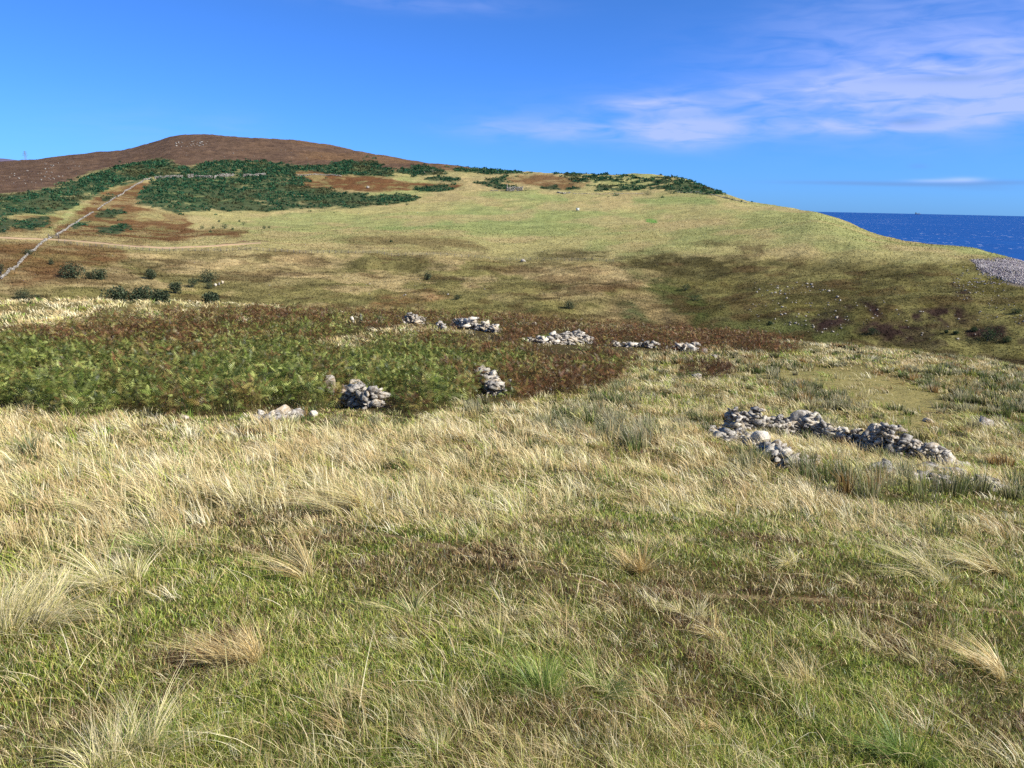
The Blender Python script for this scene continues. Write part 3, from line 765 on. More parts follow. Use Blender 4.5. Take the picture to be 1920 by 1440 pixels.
def grass_straw(dlo, dhi, n, seed, kmul=1.0):
    rng = np.random.default_rng(seed); nb = 26
    nc = n // nb
    cx, cy = scatter(nc, rng, .62, dlo, dhi)
    _, cpx, cpy, cD, cz = zones(cx, cy)
    g = fbm(cx / .8, cy / .8, 111, 3); g2 = fbm(cx / 4.5, cy / 4.5, 112, 3)
    dens = .085 + .95 * cz['straw'] * (0.28 + .72 * sstep(.40, .52, g)) + .34 * sstep(.54, .64, g) * sstep(.40, .50, g2)
    dens = dens * (1 - .93 * cz['bracken']) * (1 - .86 * cz['lawn']) * (1 - .8 * cz['path']) * (1 - .6 * cz['rush'])
    kp = rng.uniform(0, 1, nc) < dens; cx, cy, cD = cx[kp], cy[kp], cD[kp]; s = cz['straw'][kp]; g = g[kp]; cpx = cpx[kp]; cpy = cpy[kp]; nc = len(cx)
    cr = (.025 + .05 * rng.uniform(0, 1, nc) ** 2 + .004 * cD) * (1 + .5 * s)
    cl = rng.uniform(.6, 1.25, nc) * (.085 + .20 * s + .05 * (g > .55)); cl *= 1 + .35 * sstep(10, 24, cD)
    caz = rng.normal(math.pi * .96, .75, nc); clean = rng.uniform(.15, 1.05, nc)
    pal = np.array(STRAWS + TANS); ctone = rng.choice(len(pal), nc)
    lf = sstep(36, 50, cD) * sstep(900, 600, cpx); ccol = pal[ctone]; gr = rng.uniform(0, 1, nc) < .17 - .09 * s + .10 * sstep(22, 30, cD) * (1 - lf); ccol[gr] = pick(GREENS, rng, gr.sum()) * 1.25
    cn = rng.uniform(.4, 1, nc)
    i = np.repeat(np.arange(nc), nb); i = i[rng.uniform(0, 1, len(i)) < cn[i]]; n = len(i)
    ra = rng.uniform(0, 2 * math.pi, n); rr = np.abs(rng.normal(0, 1, n)) * cr[i]
    x = cx[i] + np.cos(ra) * rr; y = cy[i] + np.sin(ra) * rr; P = np.stack([x, y, H(x, y) - .006], -1)
    # each blade leans with the wind and outward from its own tuft
    vx = np.cos(caz[i]) * clean[i] + np.cos(ra) * np.minimum(rr / cr[i], 2) * .33 + rng.normal(0, .13, n)
    vy = np.sin(caz[i]) * clean[i] + np.sin(ra) * np.minimum(rr / cr[i], 2) * .33 + rng.normal(0, .13, n)
    odd = rng.uniform(0, 1, n) < .12; vx[odd] += rng.normal(0, .6, odd.sum()); vy[odd] += rng.normal(0, .6, odd.sum())
    L = cl[i] * rng.uniform(.5, 1.25, n); D = cD[i]
    W = np.maximum(.0021, .00095 * D) * rng.uniform(.6, 1.25, n)
    C = ccol[i] * jit(rng, n, .15) * (1 + .10 * s[i] - .12 * sstep(24, 34, D) * (1 - lf[i]) + .12 * lf[i])[:, None]
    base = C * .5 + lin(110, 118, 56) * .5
    return blades(P, L, W, np.arctan2(vy, vx), np.hypot(vx, vy), base, C, 3, rng)


def grass_rush():
    rng = np.random.default_rng(31); nb = 60; nc = int(8000 * Q)
    cx, cy = scatter(nc, rng, .9, 3, 95); _, px, py, D, z = zones(cx, cy)
    g = fbm(cx / 1.6, cy / 1.6, 121, 3)
    mid = sstep(18, 24, D) * sstep(1000, 1200, px) * .75
    dens = (z['rush'] * np.where((px > 1350) & (py > 850), .42, .75) + .05 * sstep(8, 14, D) + mid * sstep(.46, .6, g)) * (1 - .97 * z['bracken']) * (1 - .97 * z['lawn'])
    kp = rng.uniform(0, 1, nc) < dens; cx, cy, D, zr = cx[kp], cy[kp], D[kp], z['rush'][kp]; nc = len(cx)
    pal = np.array([lin(98, 106, 58), lin(78, 90, 48), lin(120, 124, 74), lin(146, 142, 104), lin(86, 86, 50), lin(168, 162, 124), lin(150, 120, 72), lin(90, 104, 56)])
    cc = pal[rng.choice(len(pal), nc)]; cl = rng.uniform(.28, .58, nc) * (.8 + .3 * zr); cr = rng.uniform(.08, .24, nc) * (1 + .7 * sstep(20, 35, D))
    i = np.repeat(np.arange(nc), nb); n = len(i)
    ra = rng.uniform(0, 2 * math.pi, n); rr = np.sqrt(rng.uniform(0, 1, n)) * cr[i]
    x = cx[i] + np.cos(ra) * rr; y = cy[i] + np.sin(ra) * rr; P = np.stack([x, y, H(x, y) - .01], -1)
    vx = np.cos(ra) * rr / cr[i] * .35 - .18 + rng.normal(0, .08, n); vy = np.sin(ra) * rr / cr[i] * .35 + rng.normal(0, .08, n)
    C = cc[i] * jit(rng, n, .2); tip = C * 1.25; k = rng.uniform(0, 1, n) < .25; tip[k] = lin(190, 176, 140)
    return blades(P, cl[i] * rng.uniform(.55, 1.15, n), np.maximum(.0028, .0010 * D[i]), np.arctan2(vy, vx), np.hypot(vx, vy), C * .7, tip, 2, rng)


def grass_stems():
    rng = np.random.default_rng(37); n = int(4000 * Q); x, y = scatter(n, rng, .1, 1.5, 22); P, px, py, D, z = zones(x, y)
    kp = rng.uniform(0, 1, n) < (.35 + .65 * sstep(.45, .6, fbm(x / 1.2, y / 1.2, 161, 3))) * (1 - .9 * z['bracken']) * (1 - .9 * z['lawn']); P = P[kp]; D = D[kp]; n = len(P)
    L = rng.uniform(.10, .28, n); az = np.where(rng.uniform(0, 1, n) < .6, rng.normal(math.pi * .9, .7, n), rng.uniform(0, 6.28, n))
    C = pick(STRAWS + TANS, rng, n) * jit(rng, n, .12)
    return blades(P, L, np.maximum(.0022, .0010 * D) * rng.uniform(.8, 1.2, n), az, rng.uniform(.4, 1.9, n), C * .85, C, 4, rng, 1.3)


def cat(parts):
    V, T, C = [], [], []; o = 0
    for v, t, c in parts: V.append(v); T.append(t + o); C.append(c); o += len(v)
    return np.concatenate(V), np.concatenate(T), np.concatenate(C)


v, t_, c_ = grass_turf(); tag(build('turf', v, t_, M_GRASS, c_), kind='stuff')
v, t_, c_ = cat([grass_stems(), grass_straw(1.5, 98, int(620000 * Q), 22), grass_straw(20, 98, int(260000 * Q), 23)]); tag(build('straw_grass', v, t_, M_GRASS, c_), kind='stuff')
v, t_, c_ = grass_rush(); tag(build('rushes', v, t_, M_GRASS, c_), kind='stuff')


# ------------------------------------------------------------------ fine cover on the far slopes
def far_grass():
    rng = np.random.default_rng(41); n = int(480000 * Q)
    D = 165 * (1100 / 165.) ** (rng.uniform(0, 1, n) ** 1.25); a = rng.uniform(-.66, .66, n); x = D * np.sin(a); y = D * np.cos(a); z = H(x, y)
    C, gz = cover(x, y, z); kp = gz < .4; x, y, z, C, D = x[kp], y[kp], z[kp], C[kp], D[kp]; n = len(x)
    P = np.stack([x, y, z - .05], -1); px, py, _ = project(P)
    kp = (linedist(px, py, TRACK_PTS) > 2.6); P, C, D = P[kp], C[kp], D[kp]; n = len(P)
    s = np.clip(1 + rng.normal(0, .36, n), .25, 2.0)[:, None]
    C = C * s * 1.12
    rough = sstep(360, 300, D)
    L = rng.uniform(.2, .6, n) * (1 - .35 * (D > 420)); W = np.maximum(.2, .0010 * D) * rng.uniform(.7, 1.6, n)
    return blades(P, L, W, rng.normal(math.pi, 1.0, n), rng.uniform(.2, 1.0, n), C * .85, C, 1, rng)


v, t_, c_ = far_grass(); tag(build('moor_grass', v, t_, M_MOOR, c_), kind='stuff')


# ------------------------------------------------------------------ bracken
def frond_template(npair, nv_seed):
    """one bracken blade, unit length along +x, a tapering triangle of toothed leaflets"""
    rng = np.random.default_rng(nv_seed); T = []; V = []
    def tri(a, b, c): V.extend([a, b, c]); T.append((len(V) - 3, len(V) - 2, len(V) - 1))
    arc = lambda t: -0.28 * t * t + .05 * t
    tri((-.55, -.008, -.0), (-.55, .008, 0), (.9, 0, arc(.9)))
    for k in range(npair):
        t = (k + .3) / npair; ln = .38 * (1 - t) ** .8 * (0.55 + .45 * min(1, t * 5)) + .03; wd = .5 / npair * .62
        for s in (-1, 1):
            sw = .22; d = rng.normal(0, .03); b0 = (t, 0, arc(t)); b1 = (t + wd * 1.7, 0, arc(t + wd))
            tri(b0, (t + ln * sw + wd, s * ln, arc(t) - .12 * ln + d), b1)
    return np.array(V), np.array(T)


FR = [frond_template(8, 1), frond_template(9, 2), frond_template(7, 3)]
F_GREEN = [lin(124, 140, 62), lin(92, 110, 44), lin(190, 198, 112), lin(66, 82, 36), lin(150, 154, 76)]
F_YELL = [lin(170, 156, 90), lin(150, 136, 72), lin(136, 118, 62)]
F_BROWN = [lin(134, 100, 62), lin(104, 78, 50), lin(158, 122, 78), lin(84, 66, 44), lin(146, 100, 66), lin(120, 76, 50)]
PILES = []      # (px, py, radius in px) kept clear of bracken


def make_bracken(x, y, brown, rng, hmul=1.0, stems=(3, 5), lw=1.0):
    A = Acc(); Vs, Ts, Cs = [], [], []; o = 0
    ns = rng.integers(stems[0], stems[1] + 1, len(x)); i = np.repeat(np.arange(len(x)), ns); n = len(i)
    X = x[i] + rng.normal(0, .16, n); Y = y[i] + rng.normal(0, .16, n); hh = rng.uniform(.18, .78, n) * hmul * (.30 + 1.35 * fbm(X / 1.7, Y / 1.7, 171, 3))
    Z = H(X, Y) + hh; size = (.13 + .27 * rng.uniform(0, 1, n) ** 2) * lw; head = rng.uniform(0, 2 * math.pi, n)
    pitch = rng.normal(.45, .5, n); roll = rng.normal(0, .7, n)
    r = rng.uniform(0, 1, n) * .5 + .5 * np.clip((fbm(X / .7, Y / .7, 151, 3) - .25) * 2, 0, 1); b = brown[i]
    C = pick(F_GREEN, rng, n); m1 = r < b; m2 = (~m1) & (r < b + .20); C[m1] = pick(F_BROWN, rng, m1.sum()); C[m2] = pick(F_YELL, rng, m2.sum()); C = C * jit(rng, n, .40) * .72
    kind = rng.integers(0, 3, n)
    for k in range(3):
        s = kind == k; V0, T0 = FR[k]; m = s.sum(); Vl = np.repeat(V0[None], m, 0)
        ly = Vl[..., 1] * np.cos(roll[s])[:, None] - Vl[..., 2] * np.sin(roll[s])[:, None]; lz = Vl[..., 1] * np.sin(roll[s])[:, None] + Vl[..., 2] * np.cos(roll[s])[:, None]; lx = Vl[..., 0]
        ax = lx * np.cos(pitch[s])[:, None] - lz * np.sin(pitch[s])[:, None]; az_ = lx * np.sin(pitch[s])[:, None] + lz * np.cos(pitch[s])[:, None]
        # the stalk (x < 0) drops towards the ground
        st = V0[:, 0] < 0; az_[:, st] = -(hh[s] / size[s])[:, None] * .9; ax[:, st] *= .3
        gx = ax * np.cos(head[s])[:, None] - ly * np.sin(head[s])[:, None]; gy = ax * np.sin(head[s])[:, None] + ly * np.cos(head[s])[:, None]
        V = np.stack([X[s][:, None] + gx * size[s][:, None], Y[s][:, None] + gy * size[s][:, None], Z[s][:, None] + az_ * size[s][:, None]], -1).reshape(-1, 3)
        T = (T0[None] + (np.arange(m) * len(V0))[:, None, None]).reshape(-1, 3) + o; o += len(V)
        Vs.append(V); Ts.append(T); Cs.append(np.repeat(C[s], len(V0), 0))
    return np.concatenate(Vs), np.concatenate(Ts), np.concatenate(Cs)


# ------------------------------------------------------------------ stones, ruined walls, heaps
STONE_COLS = [lin(154, 144, 128), lin(112, 103, 92), lin(196, 185, 164), lin(72, 64, 56), lin(172, 154, 126), lin(128, 113, 93)]


def stone_wall(name, base, tops, thick, label, cat, size=.22, seed=1, mat=None, sub=2, cols=STONE_COLS, group=None, jitter=1.0, bright=1.0):
    """loose dry stones along a line of picture points; tops = height above the ground in photo pixels at each point"""
    rng = np.random.default_rng(seed)
    P = np.array([at(*b) for b in base]); hp = np.array([t * px_size(p) for t, p in zip(tops, P)])
    s = np.r_[0, np.cumsum(np.hypot(*np.diff(P[:, :2], axis=0).T))]
    A = Acc(); step = size * .62; L = s[-1]
    if L < size: L = size
    nst = max(2, int(L / step)); lay = size * .42
    for q in np.linspace(0, s[-1], nst):
        cx, cy = np.interp(q, s, P[:, 0]), np.interp(q, s, P[:, 1]); hgt = np.interp(q, s, hp) * (1 + rng.normal(0, .2))
        k = min(max(np.searchsorted(s, q) - 1, 0), len(s) - 2); tx, ty = P[k + 1, 0] - P[k, 0], P[k + 1, 1] - P[k, 1]; tl = math.hypot(tx, ty) + 1e-6; nx, ny = -ty / tl, tx / tl
        nl = max(1, int(round(hgt / lay)))
        for l in range(nl):
            wfr = 1 - .45 * l / max(nl, 1)
            for off in np.arange(-.5, .51, max(.3, size * .75 / thick)):
                if rng.uniform() < .16: continue
                o = off * thick * wfr + rng.normal(0, size * .15 * jitter)
                sz = size * rng.choice([.65, .85, 1.1, 1.5, 1.9], p=[.24, .32, .28, .13, .03]) * np.array([rng.uniform(1.1, 2.0), rng.uniform(.75, 1.2), rng.uniform(.38, .72)])
                x = cx + nx * o + rng.normal(0, step * .35); y = cy + ny * o + rng.normal(0, step * .35)
                V, T = rock(rng, sz, sub, jitter * .85, 9, .46)
                z = float(H(x, y)) + l * lay + sz[2] * .32
                A.add(V + [x, y, z], T, cols[rng.integers(len(cols))] * rng.uniform(.75, 1.2) * bright)
    mid = P[len(P) // 2]
    o = A.build(name, mat or M_STONE, loc=mid, smooth=False)
    return tag(o, label, cat, group, 'thing')


def boulder(px, py, wpx, hpx, label, seed, bright=1.0, name='boulder', cat='boulder', group=None, mat=None, sub=3, sink=.15, lift=0.0, cuts=9, ratio=.9):
    rng = np.random.default_rng(seed); p = at(px, py); m = px_size(p)
    V, T = rock(rng, (wpx * m * 1.1, wpx * m * ratio, hpx * m * 1.15), sub, .35, cuts)
    V = V + [p[0], p[1], p[2] + hpx * m * (.5 - sink) + lift]
    o = build(name, V, T, mat or M_STONE, np.tile(STONE_COLS[seed % 6] * bright, (len(V), 1)), loc=p, smooth=False)
    return tag(o, label, cat, group)


# the near ruin on the right
stone_wall('ruined_wall', [(1372, 806), (1400, 808), (1440, 812), (1470, 812), (1505, 812), (1540, 822), (1580, 832), (1625, 842), (1665, 850), (1700, 856), (1745, 864), (1785, 880), (1815, 892)],
           [27, 31, 28, 22, 34, 20, 25, 31, 34, 28, 22, 14, 6], .55, 'long ruined drystone wall of the nearest ruin, its back side, sloping down to the right', 'ruined wall', .175, 3)
stone_wall('ruined_wall', [(1385, 815), (1410, 835), (1440, 848), (1470, 868), (1500, 880)], [6, 11, 17, 16, 9], .5, 'short tumbled wall in grass at the front left corner of the nearest ruin', 'ruined wall', .165, 4)
stone_wall('ruined_wall', [(1500, 868), (1530, 872), (1555, 874)], [8, 11, 6], .35, 'low remnant of pale stones inside the nearest ruin', 'ruined wall', .17, 5)
stone_wall('ruined_wall', [(1655, 890), (1690, 896), (1740, 902), (1775, 904)], [12, 11, 9, 11], .4, 'grass-grown wall stub in front of the long ruined wall', 'ruined wall', .17, 6)
stone_wall('stone_heap', [(1750, 888), (1785, 893)], [9, 8], .5, 'flat grey stones heaped at the right foot of the long ruined wall', 'stone heap', .22, 7)
stone_wall('ruined_wall', [(1835, 905), (1865, 918), (1893, 928)], [11, 14, 6], .4, 'pale stones half sunk in grass, the right end of the nearest ruin', 'ruined wall', .16, 8)
stone_wall('stone_heap', [(1340, 806), (1362, 818), (1385, 830)], [3, 6, 5], .4, 'fallen stones at the left corner of the nearest ruin', 'stone heap', .18, 9)
boulder(1636, 842, 30, 26, 'smooth cream boulder standing on top of the long ruined wall', 11, 1.75, lift=.34, cuts=3, sink=.05)
boulder(1497, 812, 38, 30, 'big rounded dark grey stone crowning the hump of the long ruined wall', 12, 1.0, lift=.26, cuts=5, sink=.05)
boulder(1403, 806, 26, 24, 'angular grey stone on the left end of the long ruined wall', 13, 1.1, lift=.22, sink=.05)
boulder(1422, 842, 30, 22, 'smooth bluish stone on the tumbled corner wall', 14, 1.3, lift=.18, cuts=4, sink=.05)
boulder(1760, 858, 30, 14, 'flat white slab on the falling right part of the long ruined wall', 15, 1.7, lift=.16, sink=.05)
boulder(1740, 792, 22, 9, 'flat pale stone flush with the cropped grass above the long wall', 16, 1.35)
boulder(1848, 800, 34, 20, 'mossy boulder in the grass by the rushes at the right edge', 17, 1.0, sink=.3)
boulder(1480, 752, 22, 9, 'flat grey stone in rushes behind the hump of the long wall', 18, 1.3)
boulder(1572, 892, 26, 14, 'tilted grey slab over a dark hollow in front of the nearest ruin', 19, 1.3, sink=.2)
boulder(1893, 920, 16, 9, 'pale stone at the far right end of the nearest ruin', 20, 1.5, sink=.2)

# among the bracken
stone_wall('stone_heap', [(655, 760), (680, 762), (706, 764)], [35, 37, 32], .6, 'tall heap of flat white stones at the front edge of the bracken', 'stone heap', .23, 21, bright=1.2)
boulder(668, 742, 24, 18, 'rounded grey boulder on top of the tall heap at the bracken edge', 22, 1.3, lift=.25, cuts=4, sink=.1)
boulder(619, 738, 20, 34, 'round white boulder standing alone in the bracken, left of the tall heap', 23, 1.55, cuts=3, sink=.02)
stone_wall('stone_heap', [(488, 790), (515, 786), (535, 782)], [5, 13, 11], .45, 'low line of stones between straw grass and bracken', 'stone heap', .26, 24, bright=1.1)
boulder(557, 782, 24, 18, 'grey boulder between the low stone line and a pale grass tuft', 25, 1.45, sink=.1)
boulder(588, 782, 16, 14, 'small grey boulder at the bracken edge, right of a grass tuft', 26, 1.3, sink=.1)
boulder(452, 788, 16, 12, 'small pale stone in front of the bracken, left of the low stone line', 27, 1.3, sink=.1)
boulder(345, 786, 18, 8, 'flat pinkish stone in the straw grass before the bracken', 28, 1.3, sink=.1)
boulder(586, 726, 14, 22, 'small pinkish stone showing through bracken left of the round boulder', 29, 1.2, sink=.02)
stone_wall('stone_heap', [(903, 722), (915, 726), (926, 732), (934, 742)], [27, 27, 22, 16], .5, 'slanting heap of white stones in the middle of the bracken', 'stone heap', .26, 30, bright=1.2)
boulder(955, 728, 8, 18, 'small white stone beside the slanting heap in the bracken', 31, 1.6, sink=0)
stone_wall('stone_heap', [(757, 606), (770, 607), (792, 607)], [11, 16, 11], .8, 'rounded heap of white stones at the back of the bracken', 'stone heap', .30, 32, bright=1.3)
stone_wall('stone_heap', [(826, 620), (831, 620)], [14, 12], .6, 'narrow little stack of white stones between two larger heaps', 'stone heap', .32, 33, bright=1.25)
stone_wall('stone_heap', [(856, 612), (875, 616), (900, 619), (920, 622), (936, 624)], [12, 16, 14, 13, 7], .8, 'long white stone heap slanting down through the rear bracken', 'stone heap', .30, 34, bright=1.3)
stone_wall('stone_heap', [(1007, 642), (1035, 645), (1062, 645), (1085, 643), (1104, 641)], [10, 13, 20, 18, 8], .9, 'largest arched heap of white stones among brown bracken', 'stone heap', .30, 35, bright=1.3)
stone_wall('stone_heap', [(988, 640), (994, 642)], [8, 10], .5, 'small white stone cluster left of the largest arched heap', 'stone heap', .3, 36, bright=1.3)
stone_wall('stone_heap', [(1148, 648), (1165, 650), (1185, 651), (1200, 651)], [8, 7, 8, 6], .6, 'low string of white stones right of the largest arched heap', 'stone heap', .32, 37, bright=1.3)
stone_wall('stone_heap', [(1212, 651), (1226, 652)], [11, 11], .6, 'squat white stone heap at the right end of a low string of stones', 'stone heap', .34, 38, bright=1.3)
stone_wall('stone_heap', [(1268, 655), (1290, 658), (1300, 657)], [6, 14, 18], .6, 'white stone heap where the bracken meets the right-hand grass', 'stone heap', .34, 39, bright=1.25)
for k, (a, b, w_, h_, lb) in enumerate([(660, 606, 8, 12, 'tiny white stone at the back of the bracken, leftmost of a pair'), (676, 606, 8, 16, 'tiny upright white stone at the back of the bracken, right one of a pair'),
                                        (715, 607, 14, 14, 'dim stone in brown bracken left of the rounded heap'), (1320, 662, 14, 10, 'grey stone in bracken right of the rearmost right heap'),
                                        (1308, 714, 18, 14, 'flat grey stone under the dead bracken clump'), (1338, 672, 12, 8, 'small pale stone in grass above the dead bracken clump'), (1001, 612, 9, 9, 'tiny white stone above the small cluster in the bracken')]):
    boulder(a, b, w_, h_, lb, 50 + k, 1.35, sink=.0, cuts=6)
PILES += [(700, 778, 62), (670, 770, 40), (619, 745, 20), (515, 792, 50), (560, 790, 30), (590, 790, 20), (452, 795, 20), (924, 748, 34), (650, 742, 14), (955, 735, 10), (775, 618, 26), (829, 632, 12), (895, 632, 44), (1055, 655, 58), (991, 652, 12), (1175, 662, 34),
          (1220, 662, 16), (1287, 668, 24), (586, 735, 10), (1308, 718, 14), (668, 612, 14)]
FRONTS = [(650, 765), (700, 765), (619, 745)]


def grow_bracken():
    rng = np.random.default_rng(61); n = int(190000 * Q)
    x, y = scatter(n, rng, 1.15, 20, 92, .74); P, px, py, D, z = zones(x, y)
    keep = rng.uniform(0, 1, n) < z['bracken'] * (.30 + .70 * sstep(.36, .5, fbm(x / .9, y / .9, 134, 3)))
    for (a, b, r) in PILES:
        dx = (px - a) / r; dy = (py - b) / (r * .42 + 6); keep &= (dx * dx + dy * dy) > 1
    x, y, px, py, D = x[keep], y[keep], px[keep], py[keep], D[keep]
    b = .22 + .40 * sstep(690, 612, py + (fbm(x / 5, y / 5, 135, 3) - .5) * 110) + .45 * sstep(850, 1100, px) + .9 * (fbm(x / 3.2, y / 3.2, 131, 3) - .5) + .25 * sstep(755, 780, py)
    b = b - .25 * sstep(300, 0, px) * sstep(640, 680, py)
    b = b + .8 * (fbm(x / 1.3, y / 1.3, 133, 3) - .5); b = np.clip(b, .03, .74)
    hm = .75 + .5 * fbm(x / 2.5, y / 2.5, 132, 2)
    ii = np.arange(len(x)); Vv = make_bracken(x, y, b, rng, 1.0, (2, 4)); print('bracken points', len(x))
    return Vv


v, t_, c_ = grow_bracken(); tag(build('bracken', v, t_, M_FERN, c_), kind='stuff')
rng = np.random.default_rng(62); pts = []
while len(pts) < 150:
    a, b = rng.uniform(1272, 1380), rng.uniform(688, 722)
    if polymask(np.array([a]), np.array([b]), DEADB, 1)[0] > .5 and abs(a - 1308) + abs(b - 716) > 12: pts.append(at(a, b))
pts = np.array(pts); v, t_, c_ = make_bracken(pts[:, 0], pts[:, 1], np.full(len(pts), .95), rng, 1.0, (5, 8), 1.15)
tag(build('dead_bracken', v, t_, M_FERN, c_ * .7, loc=pts[0]), 'brown dead bracken clump standing alone in the grass behind the ruin', 'bracken clump')


# ------------------------------------------------------------------ single grass tussocks in front
def tussock(px, py, rpx, lpx, nb, cols, label, seed, wind=(-.35, .0), droop=.5, group=None):
    rng = np.random.default_rng(seed); p = at(px, py); m = px_size(p); r = rpx * m; Lm = lpx * m
    ns = max(4, nb // 55); sa = rng.uniform(0, 2 * math.pi, ns); sr = np.sqrt(rng.uniform(0, 1, ns)) * r * .9; sl = rng.uniform(.45, 1.1, ns)
    swx = rng.normal(0, .42, ns); swy = rng.normal(0, .42, ns); st = rng.uniform(.75, 1.15, ns)
    i = rng.integers(0, ns, nb); ra = rng.uniform(0, 2 * math.pi, nb); rr = np.abs(rng.normal(0, .16, nb)) * r
    ox = np.cos(sa[i]) * sr[i] + np.cos(ra) * rr; oy = np.sin(sa[i]) * sr[i] + np.sin(ra) * rr
    x = p[0] + ox; y = p[1] + oy; P = np.stack([x, y, H(x, y) - .01], -1)
    vx = ox / r * droop + wind[0] + swx[i] + rng.normal(0, .16, nb); vy = oy / r * droop + wind[1] + swy[i] + rng.normal(0, .16, nb)
    odd = rng.uniform(0, 1, nb) < .24; vx[odd] += rng.normal(0, .8, odd.sum()); vy[odd] += rng.normal(0, .8, odd.sum())
    C = pick(cols, rng, nb) * jit(rng, nb, .15) * st[i][:, None]; D = np.hypot(*p[:2])
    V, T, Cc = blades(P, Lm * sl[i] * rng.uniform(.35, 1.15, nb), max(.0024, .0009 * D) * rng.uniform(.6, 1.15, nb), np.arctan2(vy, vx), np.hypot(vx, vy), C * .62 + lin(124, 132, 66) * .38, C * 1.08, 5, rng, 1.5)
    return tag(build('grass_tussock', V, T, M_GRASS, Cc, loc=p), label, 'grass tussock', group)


PALE = [lin(232, 214, 166), lin(218, 204, 146), lin(240, 226, 184), lin(196, 192, 118)]
GOLD = [lin(214, 186, 128), lin(196, 166, 108), lin(226, 204, 152)]
GRN = [lin(120, 146, 60), lin(146, 162, 84), lin(98, 128, 50), lin(190, 190, 120)]
tussock(40, 1175, 80, 125, 1300, PALE, 'large pale tussock cut by the left edge of the picture', 1, (.25, 0), .8)
tussock(235, 1440, 70, 160, 900, PALE + GRN[:1], 'upright cream tussock at the bottom edge, lower left', 2, (-.05, .0), .75)
tussock(225, 1100, 40, 120, 500, PALE, 'pale tussock right of the large one at the left edge', 3, (-.3, 0), .8)
tussock(455, 1245, 45, 125, 520, GOLD, 'golden tussock blown flat towards the upper left', 4, (-.72, .18), .5)
tussock(300, 1040, 40, 90, 400, PALE[:2] + GRN[:2], 'green-based tussock with pale tips, left of the middle', 5, (-.35, 0), .6)
tussock(590, 1090, 26, 130, 260, GOLD + PALE[:1], 'thin golden tussock leaning left, near the start of the worn path', 6, (-.7, .1), .4)
tussock(1185, 1070, 40, 95, 500, GOLD, 'golden brown tussock standing just behind the worn path', 7, (-.15, 0), .5)
tussock(1290, 1165, 30, 85, 250, PALE, 'small pale tussock just in front of the worn path', 8, (-.5, 0), .5)
tussock(1350, 1200, 26, 100, 180, PALE + GOLD, 'sparse straw tussock below the small pale one by the path', 9, (-.7, 0), .4)
tussock(1740, 1090, 40, 95, 420, PALE, 'broad straw tussock behind the worn path towards the right', 10, (-.75, .1), .5)
tussock(1860, 1080, 40, 95, 420, PALE + GOLD, 'broad straw tussock behind the path at the right edge', 11, (-.7, .1), .5)
tussock(1010, 1310, 40, 110, 500, GRN, 'bright green tussock with pale tips in the lower middle', 12, (-.1, 0), .8)
tussock(1120, 1300, 36, 110, 360, GRN[:2] + PALE[1:2], 'yellow-green tussock beside the bright green one', 13, (-.1, 0), .7)
tussock(1690, 1420, 50, 120, 600, GRN[:3], 'deep green tussock at the bottom edge, lower right', 14, (-.2, 0), .7)
tussock(1870, 1270, 30, 105, 200, GOLD + PALE[:1], 'thin straw tussock near the right edge, below the path', 15, (-.8, 0), .4)
tussock(830, 1420, 40, 70, 320, PALE, 'low spiky white tussock at the bottom edge left of the middle', 16, (0, 0), 1.0)
tussock(690, 965, 50, 110, 650, PALE + GOLD, 'wide straw tussock at the dark bank above the worn path', 17, (-.55, .1), .6)
tussock(480, 940, 40, 80, 450, PALE, 'bright straw tussock in the straw band, left of the bank', 18, (-.4, .1), .7)
tussock(1070, 815, 24, 46, 420, [lin(150, 146, 110), lin(110, 112, 74), lin(200, 190, 160)], 'grey-green rush tussock in the straw band, left of the ruin', 19, (-.1, 0), .5)

tussock(160, 960, 30, 60, 300, PALE, 'small pale tussock in the straw band near the left edge', 20, (-.3, 0), .7)
tussock(770, 1150, 28, 60, 220, PALE[:2] + GRN[:1], 'little pale tussock below the left end of the worn path', 21, (-.3, 0), .7)
tussock(900, 1210, 30, 60, 220, GRN[1:], 'little yellow-green tussock in the centre of the foreground', 22, (-.2, 0), .8)
tussock(1480, 1060, 28, 60, 260, PALE, 'small cream tussock behind the path, right of the golden brown one', 23, (-.4, 0), .6)
tussock(1530, 1290, 30, 70, 220, PALE[:2] + GOLD[:1], 'short straw tussock in the lower right foreground', 24, (-.4, 0), .7)
tussock(620, 1330, 30, 70, 220, PALE[:2] + GRN[:2], 'short mixed green and straw tussock, lower left of centre', 25, (-.3, 0), .8)
tussock(1330, 1370, 30, 70, 220, GOLD[:2] + PALE[:1], 'short golden tussock near the bottom edge right of centre', 26, (-.5, 0), .7)


# ------------------------------------------------------------------ gorse and shrubs
def leaf_cloud(centers, radii, nleaf, size, cols, rng, flat=.75, dome=True):
    """leaf-sized faces spread through domes; one dome per centre"""
    n = len(centers); i = np.repeat(np.arange(n), nleaf); m = len(i)
    d = rng.normal(size=(m, 3)); d /= np.linalg.norm(d, axis=1, keepdims=True); d[:, 2] = (np.abs(d[:, 2]) - .12) if dome else d[:, 2]
    lump = .72 + .5 * vnoise(d[:, 0] * 2.2 + i * 3.1, d[:, 1] * 2.2 + d[:, 2] * 2.9, 7)
    r = radii[i] * lump * rng.uniform(.62, 1.0, m)
    c = centers[i] + d * r[:, None] * np.array([1, 1, flat])
    a = rng.normal(size=(m, 3)); b = rng.normal(size=(m, 3)); s = (size[i] * rng.uniform(.6, 1.3, m))[:, None]
    a = a / np.linalg.norm(a, axis=1, keepdims=True) * s; b = b / np.linalg.norm(b, axis=1, keepdims=True) * s
    V = np.stack([c - a * .5 - b * .3, c + a * .5 - b * .3, c + b * .6], 1).reshape(-1, 3)
    T = np.arange(m * 3).reshape(-1, 3); cc = pick(cols, rng, m) * jit(rng, m, .22)
    return V, T, np.repeat(cc, 3, 0)


